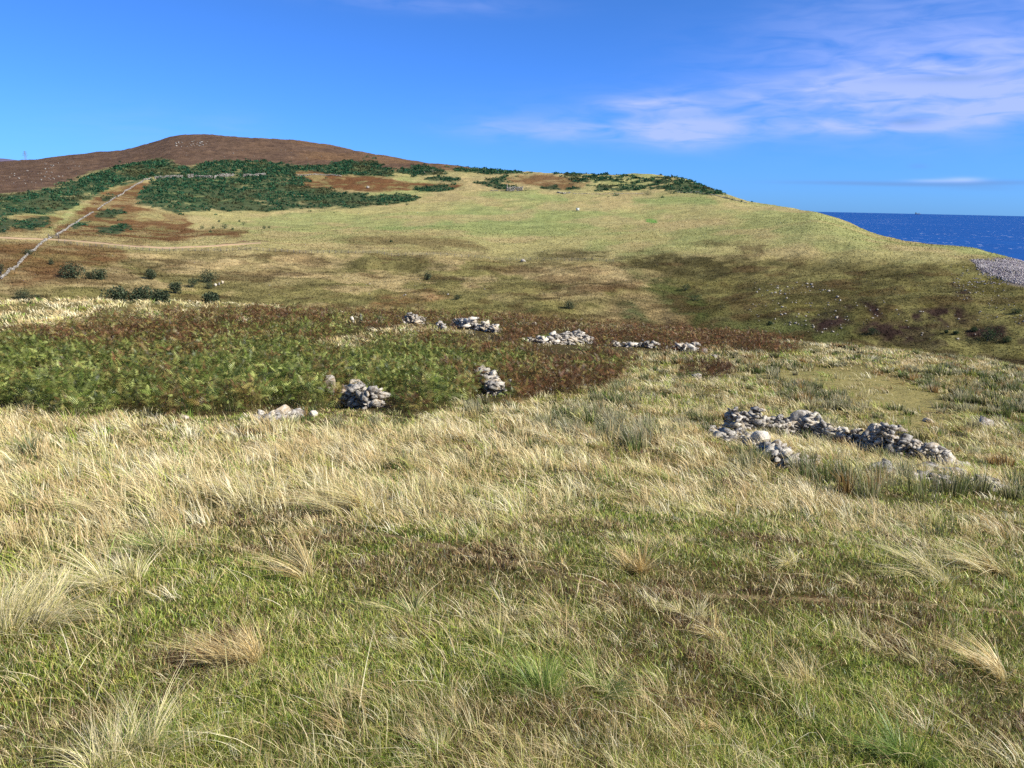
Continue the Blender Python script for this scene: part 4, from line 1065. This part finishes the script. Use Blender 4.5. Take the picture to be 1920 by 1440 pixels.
GC = [lin(48, 88, 60), lin(38, 72, 50), lin(62, 98, 66), lin(44, 78, 62), lin(84, 98, 68)]


def gorse_mass():
    rng = np.random.default_rng(71); n = 150000
    D = np.sqrt(rng.uniform(300 ** 2, 1050 ** 2, n)); a = rng.uniform(-.68, .36, n); x = D * np.sin(a); y = D * np.cos(a); z = H(x, y)
    _, gz = cover(x, y, z); qx, qy, _ = project(np.stack([x, y, z], -1)); rim = np.max([polymask(qx, qy, g_, 16) for g_ in [G1, G2, G5] + GP], 0)
    kp = rng.uniform(0, 1, n) < .05 * rim * (fbm(x / 8, y / 8, 146, 2) > .5) + sstep(.25, .6, gz) * .5 * (.35 + .65 * sstep(.3, .45, fbm(x / 4, y / 4, 145, 2))) * np.clip(D / 600, .55, 1.3)
    x, y, z, D = x[kp], y[kp], z[kp], D[kp]; n = len(x); print('gorse domes', n)
    r = (.5 + 1.9 * rng.uniform(0, 1, n) ** 1.4) * np.clip(D / 560, .8, 1.25)
    clump = fbm(x / 22, y / 22, 141, 3)
    V, T, C = leaf_cloud(np.stack([x, y, z - .1], -1), r, 22, r * .55, GC, rng, .8)
    cl = np.repeat(clump, 22 * 3)
    C = C + (lin(98, 92, 62) - C) * (sstep(.60, .70, cl) * .7)[:, None]
    return V, T, C


v, t_, c_ = gorse_mass(); tag(build('gorse_thicket', v, t_, M_LEAF, c_), kind='stuff')


def shrub(px, py, wpx, hpx, label, seed, cols, name='shrub', cat='shrub', group=None, leaves=1400, trunk=True, lobes=7):
    rng = np.random.default_rng(seed); p = at(px, py); m = px_size(p); w = wpx * m * 1.25; h = hpx * m * 1.2
    e = thing(name, p, label, cat, group)
    L = []; Rr = []
    for k in range(lobes):
        ang = rng.uniform(0, 2 * math.pi); q = rng.uniform(0, .30) * w
        L.append([math.cos(ang) * q * (1.15), math.sin(ang) * q * .8, h * rng.uniform(.12, .58)]); Rr.append(w * rng.uniform(.20, .30))
    L.append([0, 0, h * .4]); Rr.append(w * .3); L = np.array(L); Rr = np.minimum(np.array(Rr), h * .52)
    V, T, C = leaf_cloud(L, Rr, leaves // len(L), np.full(len(L), max(.16, min(w, h) * .075)), cols, rng, .95, False)
    V[:, 2] = np.maximum(V[:, 2], .02)
    build('crown', V, T, M_LEAF, C, parent=e)
    A = Acc()
    for k in range(min(5, len(L))):
        b = L[k] * .95; r0 = h * .035; n0 = 6
        for j in range(4):
            t0, t1 = j / 4, (j + 1) / 4
            q0 = np.array([b[0] * t0 ** 1.3, b[1] * t0 ** 1.3, -.1 + (b[2] + .1) * t0]); q1 = np.array([b[0] * t1 ** 1.3, b[1] * t1 ** 1.3, -.1 + (b[2] + .1) * t1])
            an = np.linspace(0, 2 * math.pi, n0, endpoint=False); c0 = np.stack([np.cos(an), np.sin(an), an * 0], -1)
            Vv = np.concatenate([q0 + c0 * r0 * (1 - t0 * .7), q1 + c0 * r0 * (1 - t1 * .7)])
            Tt = [(i, (i + 1) % n0, n0 + (i + 1) % n0) for i in range(n0)] + [(i, n0 + (i + 1) % n0, n0 + i) for i in range(n0)]
            A.add(Vv, Tt, (.07, .06, .05))
    A.build('trunk', M_BARK, parent=e)
    return e


HAW = [lin(70, 82, 60), lin(56, 68, 52), lin(88, 98, 72), lin(48, 60, 46), lin(102, 108, 82)]
G_B = 'hawthorn bushes on the near side of the valley slope'
for k, (a, b, w_, h_, lb) in enumerate([
        (136, 521, 52, 29, 'large round dark bush on brown bracken, left of a smaller one'), (184, 524, 32, 24, 'medium round bush just right of the large dark bush'),
        (166, 523, 14, 13, 'small bush filling the gap between two round bushes'), (280, 524, 26, 20, 'single leaning bush in pale grass right of the two round bushes'),
        (225, 565, 56, 25, 'left end bush of the low dark row above the straw grass'), (264, 565, 42, 27, 'middle bush of the low dark row above the straw grass'), (299, 568, 34, 22, 'right end bush of the low dark row above the straw grass'),
        (331, 551, 26, 24, 'dark bush right above the right end of the low dark row'), (361, 540, 22, 18, 'small dark bush below left of the spreading pale-topped bush'), (388, 529, 40, 21, 'spreading bush highest of the group by the white stones'),
        (393, 543, 20, 15, 'small bush directly beside the three white stones'), (394, 569, 28, 21, 'lowest bush of the group by the white stones'), (46, 561, 38, 18, 'flat bush at the edge of the straw grass, far left'),
        (70, 562, 24, 9, 'low bush trailing right of the flat far-left bush'), (2, 515, 14, 30, 'dark bush cut by the left edge beside the field wall'), (96, 497, 11, 12, 'tiny wind-bent bush on the brown slope above the round bushes'),
        (52, 478, 26, 9, 'flat bush beside the upper field wall end'), (801, 525, 18, 17, 'lone dark thorn bush on the tan slope in the middle'), (858, 562, 14, 9, 'low dark bush above the white rounded heap'),
        (1067, 580, 28, 15, 'dark bush on the slope above the largest arched stone heap')]):
    shrub(a, b, w_, h_, lb, 300 + k, HAW, 'hawthorn_bush', 'bush', G_B, 1500 if w_ > 24 else 700, lobes=8 if w_ > 24 else 5)
for k, (a, b, w_, h_, lb) in enumerate([
        (379, 429, 12, 8, 'round gorse bush nearest the brown bracken tongue in the field'), (400, 429, 7, 5, 'small gorse bush left of the biggest one in the field'), (421, 429, 16, 11, 'biggest gorse bush of the scatter in the field'),
        (436, 431, 6, 4, 'tiny gorse bush below right of the biggest one in the field'), (411, 416, 6, 4, 'tiny gorse bush above the biggest one in the field'), (449, 416, 6, 4, 'tiny gorse bush above a flattish one in the field'),
        (457, 422, 12, 6, 'flattish light green gorse bush in the field'), (495, 430, 9, 7, 'left gorse bush of the pair out in the field'), (505, 428, 7, 4, 'right and smaller gorse bush of the pair out in the field'), (395, 436, 6, 4, 'gorse bush at the lower edge of the scatter, on the brown tongue'),
        (1215, 366, 28, 9, 'long dark gorse bush beside the row of stones on the knoll'), (1256, 364, 16, 7, 'dark gorse bush right of the long one on the knoll'), (1325, 365, 10, 6, 'gorse bush on the knoll shoulder, alone under the thicket'),
        (1361, 373, 12, 8, 'gorse bush on the falling skyline, upper of a pair'), (1374, 376, 10, 6, 'gorse bush on the falling skyline, lower of a pair'), (1389, 379, 7, 4, 'small gorse bush on the skyline right of a pair'), (1409, 380, 7, 3, 'last tiny gorse bush on the falling skyline'),
        (986, 358, 17, 6, 'dark gorse bush against the right side of the roofless house'), (763, 385, 6, 3, 'tiny gorse bush off the right tip of the big thicket'), (733, 454, 6, 3, 'tiny dark gorse bush in the brown streaks of the field edge')]):
    shrub(a, b, w_, h_, lb, 400 + k, GC, 'gorse_bush', 'gorse bush', 'single gorse bushes out in the field', 420, lobes=5)
for k, (a, b, w_, h_, lb) in enumerate([
        (1637, 628, 20, 14, 'dark green bush below the heather on the right slope'), (1826, 622, 22, 8, 'flat bush above the big dark one near the right edge'), (1850, 640, 56, 24, 'big dark bush just behind the grass edge on the right'),
        (1790, 628, 12, 7, 'round little bush left of the big dark one near the right edge'), (1774, 626, 8, 6, 'smallest bush of the row near the right edge'), (1890, 642, 26, 10, 'low bush right of the big dark one near the right edge'), (1908, 588, 22, 10, 'bush below the scree at the right edge'),
        (1443, 611, 12, 8, 'lone dark bush among white stones on the green slope'), (1300, 565, 34, 12, 'green bush low in the gully'), (1285, 545, 26, 12, 'green bush higher in the gully')]):
    shrub(a, b, w_, h_, lb, 450 + k, HAW[:4] + [lin(60, 84, 44)], 'hillside_bush', 'bush', 'bushes on the right-hand slope', 900, lobes=6)


# ------------------------------------------------------------------ field walls, ruins, rocks of the far side
FARC = [lin(124, 114, 100), lin(108, 100, 88), lin(138, 128, 114), lin(94, 86, 78)]


def far_wall(pts, hgt, label, seed, cat='field wall', name='field_wall', size=.34):
    rng = np.random.default_rng(seed); P = np.array([at(*q) for q in pts]); s = np.r_[0, np.cumsum(np.hypot(*np.diff(P[:, :2], axis=0).T))]
    A = Acc(); n = int(s[-1] / (size * .8)) + 2
    for q in np.linspace(0, s[-1], n):
        x, y = np.interp(q, s, P[:, 0]), np.interp(q, s, P[:, 1]); hh = hgt * .32 * (.8 + .4 * vnoise(np.array(q / 6), np.array(seed * 1.), 3)) * (1 if rng.uniform() > .03 else .5)
        for z in np.arange(0, hh, size * .6):
            V, T = rock(rng, (size * 1.2, size * 1.2, size * .8), 1, .3, 4)
            xx, yy = x + rng.normal(0, .1), y + rng.normal(0, .1); A.add(V + [xx, yy, float(H(xx, yy)) + z + .15], T, FARC[rng.integers(4)] * rng.uniform(.85, 1.1))
    return tag(A.build(name, M_FARSTONE, loc=P[0]), label, cat, None, 'thing')


far_wall([(2, 524), (40, 491), (70, 465), (84, 453)], 1.5, 'pale drystone wall climbing from the left edge up to the track', 501)
far_wall([(84, 452), (92, 448), (97, 447)], 1.4, 'short thick wall end just left of the gate on the track', 507, size=.7)
far_wall([(106, 443), (130, 426), (152, 412), (175, 399)], 1.5, 'pale drystone wall rising from the gate through brown bracken', 502)
far_wall([(183, 394), (200, 382), (217, 371)], 1.5, 'middle length of pale wall between bracken and gorse', 503)
far_wall([(221, 370), (235, 359), (256, 347), (283, 335)], 1.9, 'top length of the pale wall, ending inside the gorse', 504)
for k, (q, lb) in enumerate([([(291, 336), (318, 334), (342, 334)], 'leftmost broken piece of wall crossing the gorse'), ([(353, 334), (362, 332)], 'shortest broken piece of wall crossing the gorse'),
                             ([(367, 333), (398, 335)], 'straight broken piece of wall left of a kinked one in the gorse'), ([(402, 336), (408, 333), (438, 330)], 'kinked broken piece of wall crossing the gorse'),
                             ([(457, 332), (497, 329)], 'right broken piece of wall crossing the gorse'), ([(545, 329), (600, 329), (640, 331)], 'low wall remnant on the rust brown patch of the hill')]):
    far_wall(q, 5.5 if k < 5 else 2.4, lb, 510 + k, size=.8)
far_wall([(1075, 364), (1120, 364), (1160, 364), (1205, 363)], .55, 'low line of stones across the foot of the knoll', 520, 'wall remnant', 'wall_remnant', .6)
far_wall([(1270, 361), (1310, 361), (1340, 366), (1400, 381)], .6, 'faint wall line under the gorse thicket on the knoll', 521, 'wall remnant', 'wall_remnant', .6)

# roofless house: four walls with door and window gaps
p = at(965, 359); e = thing('roofless_house', p, 'grey roofless stone house with gaps for door and windows, beside a dark gorse bush', 'ruined house')
rng = np.random.default_rng(530); A = Acc(); W_, Dp, Ht = 10.5, 5.0, 3.0
for x in np.arange(-W_ / 2, W_ / 2, .45):
    for z in np.arange(0, Ht, .4):
        if z > Ht - .9 and vnoise(np.array(x * .9), np.array(3.), 2) < .45: continue
        if (abs(x - .6) < .5 and z < 2.1) or (abs(x + 2.4) < .45 and .9 < z < 2.0) or (abs(x - 3.2) < .45 and .9 < z < 2.0): continue
        V, T = rock(rng, (.62, .7, .5), 1, .15, 4); A.add(V + [x, 0, z + .2], T, FARC[rng.integers(4)])
A.build('front_wall', M_FARSTONE, parent=e)
A = Acc()
for x in np.arange(-W_ / 2, W_ / 2, .5):
    for z in np.arange(0, Ht * .8, .45): V, T = rock(rng, (.7, .7, .55), 1, .15, 4); A.add(V + [x, Dp, z + .3], T, FARC[rng.integers(4)])
A.build('back_wall', M_FARSTONE, parent=e)
for sx in (-1, 1):
    A = Acc()
    for yy in np.arange(0.5, Dp, .5):
        top = Ht + 1.3 * (1 - abs(yy - Dp / 2) / (Dp / 2)) * (1 if sx < 0 else .3)
        for z in np.arange(0, top, .45): V, T = rock(rng, (.7, .7, .55), 1, .15, 4); A.add(V + [sx * W_ / 2, yy, z + .3], T, FARC[rng.integers(4)])
    A.build('gable', M_FARSTONE, parent=e)
far_wall([(1045, 362), (1056, 364), (1068, 363)], 2.0, 'pale tumbled building remains right of the roofless house', 531, 'ruin', 'tumbled_ruin', .8)
far_wall([(920, 358), (935, 358)], .8, 'dim low ruin in the grass left of the roofless house', 532, 'ruin', 'tumbled_ruin', .6)

# gate in the wall
p = at(101, 447); e = thing('field_gate', p, 'dark gate where the track passes through the pale wall', 'gate')


def box(A, c, s, col=(.2, .2, .2)):
    V = np.array([[x, y, z] for x in (-.5, .5) for y in (-.5, .5) for z in (-.5, .5)]) * s + c
    A.add(V, [(0, 1, 3), (0, 3, 2), (4, 6, 7), (4, 7, 5), (0, 4, 5), (0, 5, 1), (2, 3, 7), (2, 7, 6), (0, 2, 6), (0, 6, 4), (1, 5, 7), (1, 7, 3)], col)


for s in (-1, 1):
    A = Acc(); box(A, (s * 1.9, 0, .75), (.22, .22, 1.7)); box(A, (s * 1.9, 0, 1.63), (.28, .28, .06)); A.build('post', M_WOOD, parent=e)
A = Acc()
for z in (.25, .5, .75, 1.0, 1.25): box(A, (0, 0, z), (3.5, .05, .12))
for x in (-1.7, 0, 1.7): box(A, (x, .045, .75), (.1, .03, 1.1))
A.build('leaf', M_WOOD, parent=e)


def fence(pts, n, label, hgt=1.15):
    P = np.array([at(*q) for q in pts]); s = np.r_[0, np.cumsum(np.hypot(*np.diff(P[:, :2], axis=0).T))]; e = thing('wire_fence', P[0], label, 'fence')
    tops = []
    for k, q in enumerate(np.linspace(0, s[-1], n)):
        x, y = np.interp(q, s, P[:, 0]), np.interp(q, s, P[:, 1]); z = float(H(x, y)); A = Acc(); box(A, (0, 0, hgt / 2 - .15), (.14, .14, hgt + .3)); box(A, (0, 0, hgt + .03), (.10, .10, .06))
        A.build('post', M_WOOD, parent=e).location = (x - P[0][0], y - P[0][1], z - P[0][2]); tops.append((x - P[0][0], y - P[0][1], z - P[0][2]))
    A = Acc(); tops = np.array(tops)
    for h in (.35, .7, 1.05):
        for a, b in zip(tops[:-1], tops[1:]):
            a = a + [0, -.09, h]; b = b + [0, -.09, h]; u = np.array([0, 0, .012]); w_ = np.array([0, .02, 0])
            A.add([a - u, a + u, b - u, b + u, a - u + w_, a + u + w_, b - u + w_, b + u + w_], [(0, 2, 3), (0, 3, 1), (4, 5, 7), (4, 7, 6), (1, 3, 7), (1, 7, 5), (0, 4, 6), (0, 6, 2)], (.3, .3, .3))
    A.build('wire', M_WIRE, parent=e); return e


fence([(110, 455), (200, 466), (290, 472), (400, 472), (520, 473), (640, 476)], 46, 'wire fence on thin posts running below the track')
fence([(640, 476), (760, 480), (880, 483), (1000, 487), (1150, 492)], 40, 'faint wire fence along the ledge below the field')

# cream feed box in the field, grey slab on the ledge
p = at(1083, 396); e = thing('feed_box', p, 'small cream box standing alone in the green field', 'feed box')
A = Acc(); box(A, (0, 0, 1.05), (1.7, 1.5, 1.5)); A.build('body', M_CREAM, parent=e)
A = Acc(); box(A, (0, 0, 1.84), (1.9, 1.7, .08)); A.build('lid', M_CREAM, parent=e)
A = Acc()
for sx in (-1, 1):
    for sy in (-1, 1): box(A, (sx * .7, sy * .6, .12), (.15, .15, .36))
A.build('feet', M_DARK, parent=e)
boulder(981, 491, 12, 6, 'pale grey flat block beside the fence on the ledge', 540, 1.1, name='stone_block', cat='stone block', mat=M_FARSTONE, sub=2, cuts=4)


def rocks(area, n, wlo, whi, label, group, seed, bright=1.3, name='rock', cat='rock'):
    rng = np.random.default_rng(seed); xs = [q[0] for q in area]; ys = [q[1] for q in area]; k = 0; protos = []
    for j in range(6):
        V, T = rock(rng, (1, .85, .8), 2, .5, 5, .5)
        me = None; o = build(name, V + [0, 0, .25], T, M_FARSTONE, np.tile(FARC[j % 4] * bright * rng.uniform(.9, 1.1), (len(V), 1))); protos.append(o)
    while k < n:
        a, b = rng.uniform(min(xs), max(xs)), rng.uniform(min(ys), max(ys))
        if polymask(np.array([a]), np.array([b]), area, .5)[0] < .5: continue
        o = protos[k] if k < 6 else protos[rng.integers(6)].copy()
        if k >= 6: COL.objects.link(o)
        p = at(a, b); s = (wlo + (whi - wlo) * rng.uniform() ** 2) * px_size(p); o.location = tuple(p); o.scale = (s * rng.uniform(.8, 1.3), s, s * rng.uniform(.6, 1.0)); o.rotation_euler = (0, 0, rng.uniform(0, 6.28))
        tag(o, label, cat, group); k += 1


rocks([(1410, 530), (1480, 525), (1560, 540), (1600, 590), (1580, 630), (1440, 620), (1400, 580)], 110, 2.0, 6.0, 'white rock scattered on the green slope left of the dark heather', 'white rocks on the green right-hand slope', 601, 1.7)
rocks([(1560, 560), (1700, 560), (1830, 580), (1850, 640), (1600, 635)], 40, 1.8, 5, 'white rock among dark purple heather low on the right slope', 'white rocks among the dark heather', 602, 1.6)
rocks([(1780, 500), (1830, 500), (1880, 545), (1925, 570), (1925, 610), (1850, 600), (1790, 560)], 100, 1.8, 4.5, 'grey white rock fallen below the scree at the right edge', 'rocks below the scree', 603, 1.2)
rocks([(0, 328), (60, 318), (90, 303), (160, 303), (160, 325), (80, 345), (0, 345)], 55, 1.5, 4.2, 'pale rock in the brown heather high on the left shoulder', 'rocks in the heather on the left', 604, .8)
rocks([(325, 268), (385, 262), (400, 268), (380, 275), (330, 276)], 34, 1.5, 4.5, 'pale rock of the outcrop just under the summit', 'rocks of the summit outcrop', 605, .8)
rocks([(300, 285), (600, 280), (640, 300), (400, 298), (320, 300)], 14, 1.5, 3, 'pale rock lying alone in the brown heather under the summit', 'rocks scattered under the summit', 606, .8)
rocks([(640, 540), (760, 520), (960, 540), (960, 570), (700, 575)], 20, 2.0, 5, 'whitish rock on the tan slope behind the bracken', 'rocks on the tan middle slope', 607, 1.3)
rocks([(730, 320), (790, 316), (830, 322), (760, 328)], 12, 1.5, 4, 'pale rock between gorse patches under the falling ridge', 'rocks between ridge gorse patches', 608, 1.2)
rocks([(480, 535), (560, 530), (640, 560), (500, 560)], 10, 1.5, 3.5, 'whitish rock on the grassy slope right of the bushes', 'rocks on the grassy slope', 609, 1.3)
for k, (a, b, lb) in enumerate([(404, 538, 'left of three small white stones beside the bushes'), (411, 536, 'middle of three small white stones beside the bushes'), (418, 533, 'right of three small white stones beside the bushes')]):
    boulder(a, b, 5, 6, lb, 560 + k, 1.7, mat=M_FARSTONE, sub=2, name='rock', cat='rock', sink=0, group='white stones beside the bushes')
boulder(690, 354, 6, 5, 'single white rock on the lower edge of the rust brown patch', 565, 1.7, mat=M_FARSTONE, sub=2, name='rock', cat='rock', sink=0)


def scree():
    rng = np.random.default_rng(610); n = 34000; A = Acc()
    D = rng.uniform(255, 335, n); a = rng.uniform(.5, .72, n); x = D * np.sin(a); y = D * np.cos(a); z = H(x, y); P = np.stack([x, y, z], -1); px, py, _ = project(P)
    dn = polymask(px, py, [(1824, 489), (1930, 486), (2300, 540), (2300, 600), (1915, 535), (1868, 520), (1842, 508)], 5) * .7 + polymask(px, py, [(1840, 505), (1960, 540), (1960, 620), (1880, 590), (1800, 560)], 22) * .05 + polymask(px, py, [(1560, 570), (1600, 575), (1600, 600), (1560, 600)], 12) * .10
    kp = rng.uniform(0, 1, n) < dn
    for p in P[kp]:
        V, T = rock(rng, rng.uniform(.28, .60) * np.array([1.2, 1, .7]), 1, .6, 3); A.add(V + p + [0, 0, .1], T, lin(136, 125, 132) * rng.uniform(.6, 1.3))
    return A


tag(scree().build('scree', M_FARSTONE), kind='stuff')


# ------------------------------------------------------------------ pylon and ship
def bar(A, a, b, r=.25):
    a = np.array(a, float); b = np.array(b, float); d = b - a; d /= np.linalg.norm(d); u = np.cross(d, [0, 0, 1.0]) if abs(d[2]) < .9 else np.cross(d, [1.0, 0, 0]); u /= np.linalg.norm(u); v2 = np.cross(d, u)
    q = [u * r, v2 * r, -u * r, -v2 * r]; V = [a + k for k in q] + [b + k for k in q]
    A.add(V, [(i, (i + 1) % 4, 4 + (i + 1) % 4) for i in range(4)] + [(i, 4 + (i + 1) % 4, 4 + i) for i in range(4)], (.25, .27, .3))


a_ = math.atan2(*ray_of(48, 300)[:2]); Dp_ = 2620; base = np.array([Dp_ * math.sin(a_), Dp_ * math.cos(a_), z_at(48, 303, Dp_) + 1.6])
e = thing('pylon', base, 'tiny lattice electricity pylon on the distant hill at the left edge', 'pylon')
A = Acc(); hh = 28
for sx in (-1, 1):
    for sy in (-1, 1): bar(A, (sx * 3.2, sy * 3.2, 0), (sx * .5, sy * .5, hh))
for k in range(6):
    z0, z1 = hh * k / 6, hh * (k + 1) / 6; w0, w1 = 3.2 - 2.7 * k / 6, 3.2 - 2.7 * (k + 1) / 6
    for s in (-1, 1): bar(A, (-w0, s * w0, z0), (w1, s * w1, z1), .15); bar(A, (w0, s * w0, z0), (-w1, s * w1, z1), .15)
A.build('mast', M_STEEL, parent=e)
for z, w_ in ((17, 8), (21.5, 6.5), (25.5, 5)):
    A = Acc(); bar(A, (-w_, 0, z), (w_, 0, z), .3); bar(A, (-w_, 0, z), (0, 0, z + 2), .18); bar(A, (w_, 0, z), (0, 0, z + 2), .18); A.build('cross_arm', M_STEEL, parent=e)

a_ = math.atan2(*ray_of(1721, 400)[:2]); Ds = 36000; e = thing('ship', (Ds * math.sin(a_), Ds * math.cos(a_), SEA_Z), 'tiny grey ship on the sea horizon', 'ship'); e.scale = (1, 1, 1)
A = Acc(); L_, B_, Hh = 215, 30, 26
sec = [(-.5, .8), (-.45, 1), (.3, 1), (.42, .6), (.5, .05)]; V = []
for t, k in sec:
    for (yy, zz) in ((-.5 * k, Hh), (-.35 * k, -3), (.35 * k, -3), (.5 * k, Hh)): V.append((t * L_, yy * B_, zz if t < .4 or zz < 0 else zz + 6))
T = []
for i in range(4):
    for j in range(4): a0, a1 = i * 4 + j, i * 4 + (j + 1) % 4; T += [(a0, a0 + 4, a1 + 4), (a0, a1 + 4, a1)]
T += [(0, 1, 2), (0, 2, 3), (16, 18, 17), (16, 19, 18)]
A.add(V, T, (.1, .1, .1)); A.build('hull', M_HULL, parent=e)
A = Acc(); box(A, (-75, 0, Hh + 18), (34, 26, 36)); box(A, (-75, 0, Hh + 42), (20, 22, 12)); box(A, (-88, 0, Hh + 44), (8, 8, 18)); A.build('bridge', M_HULL, parent=e)
A = Acc(); box(A, (45, 0, Hh + 20), (8, 8, 40)); box(A, (0, 0, Hh + 12), (8, 8, 24)); A.build('crane', M_HULL, parent=e)
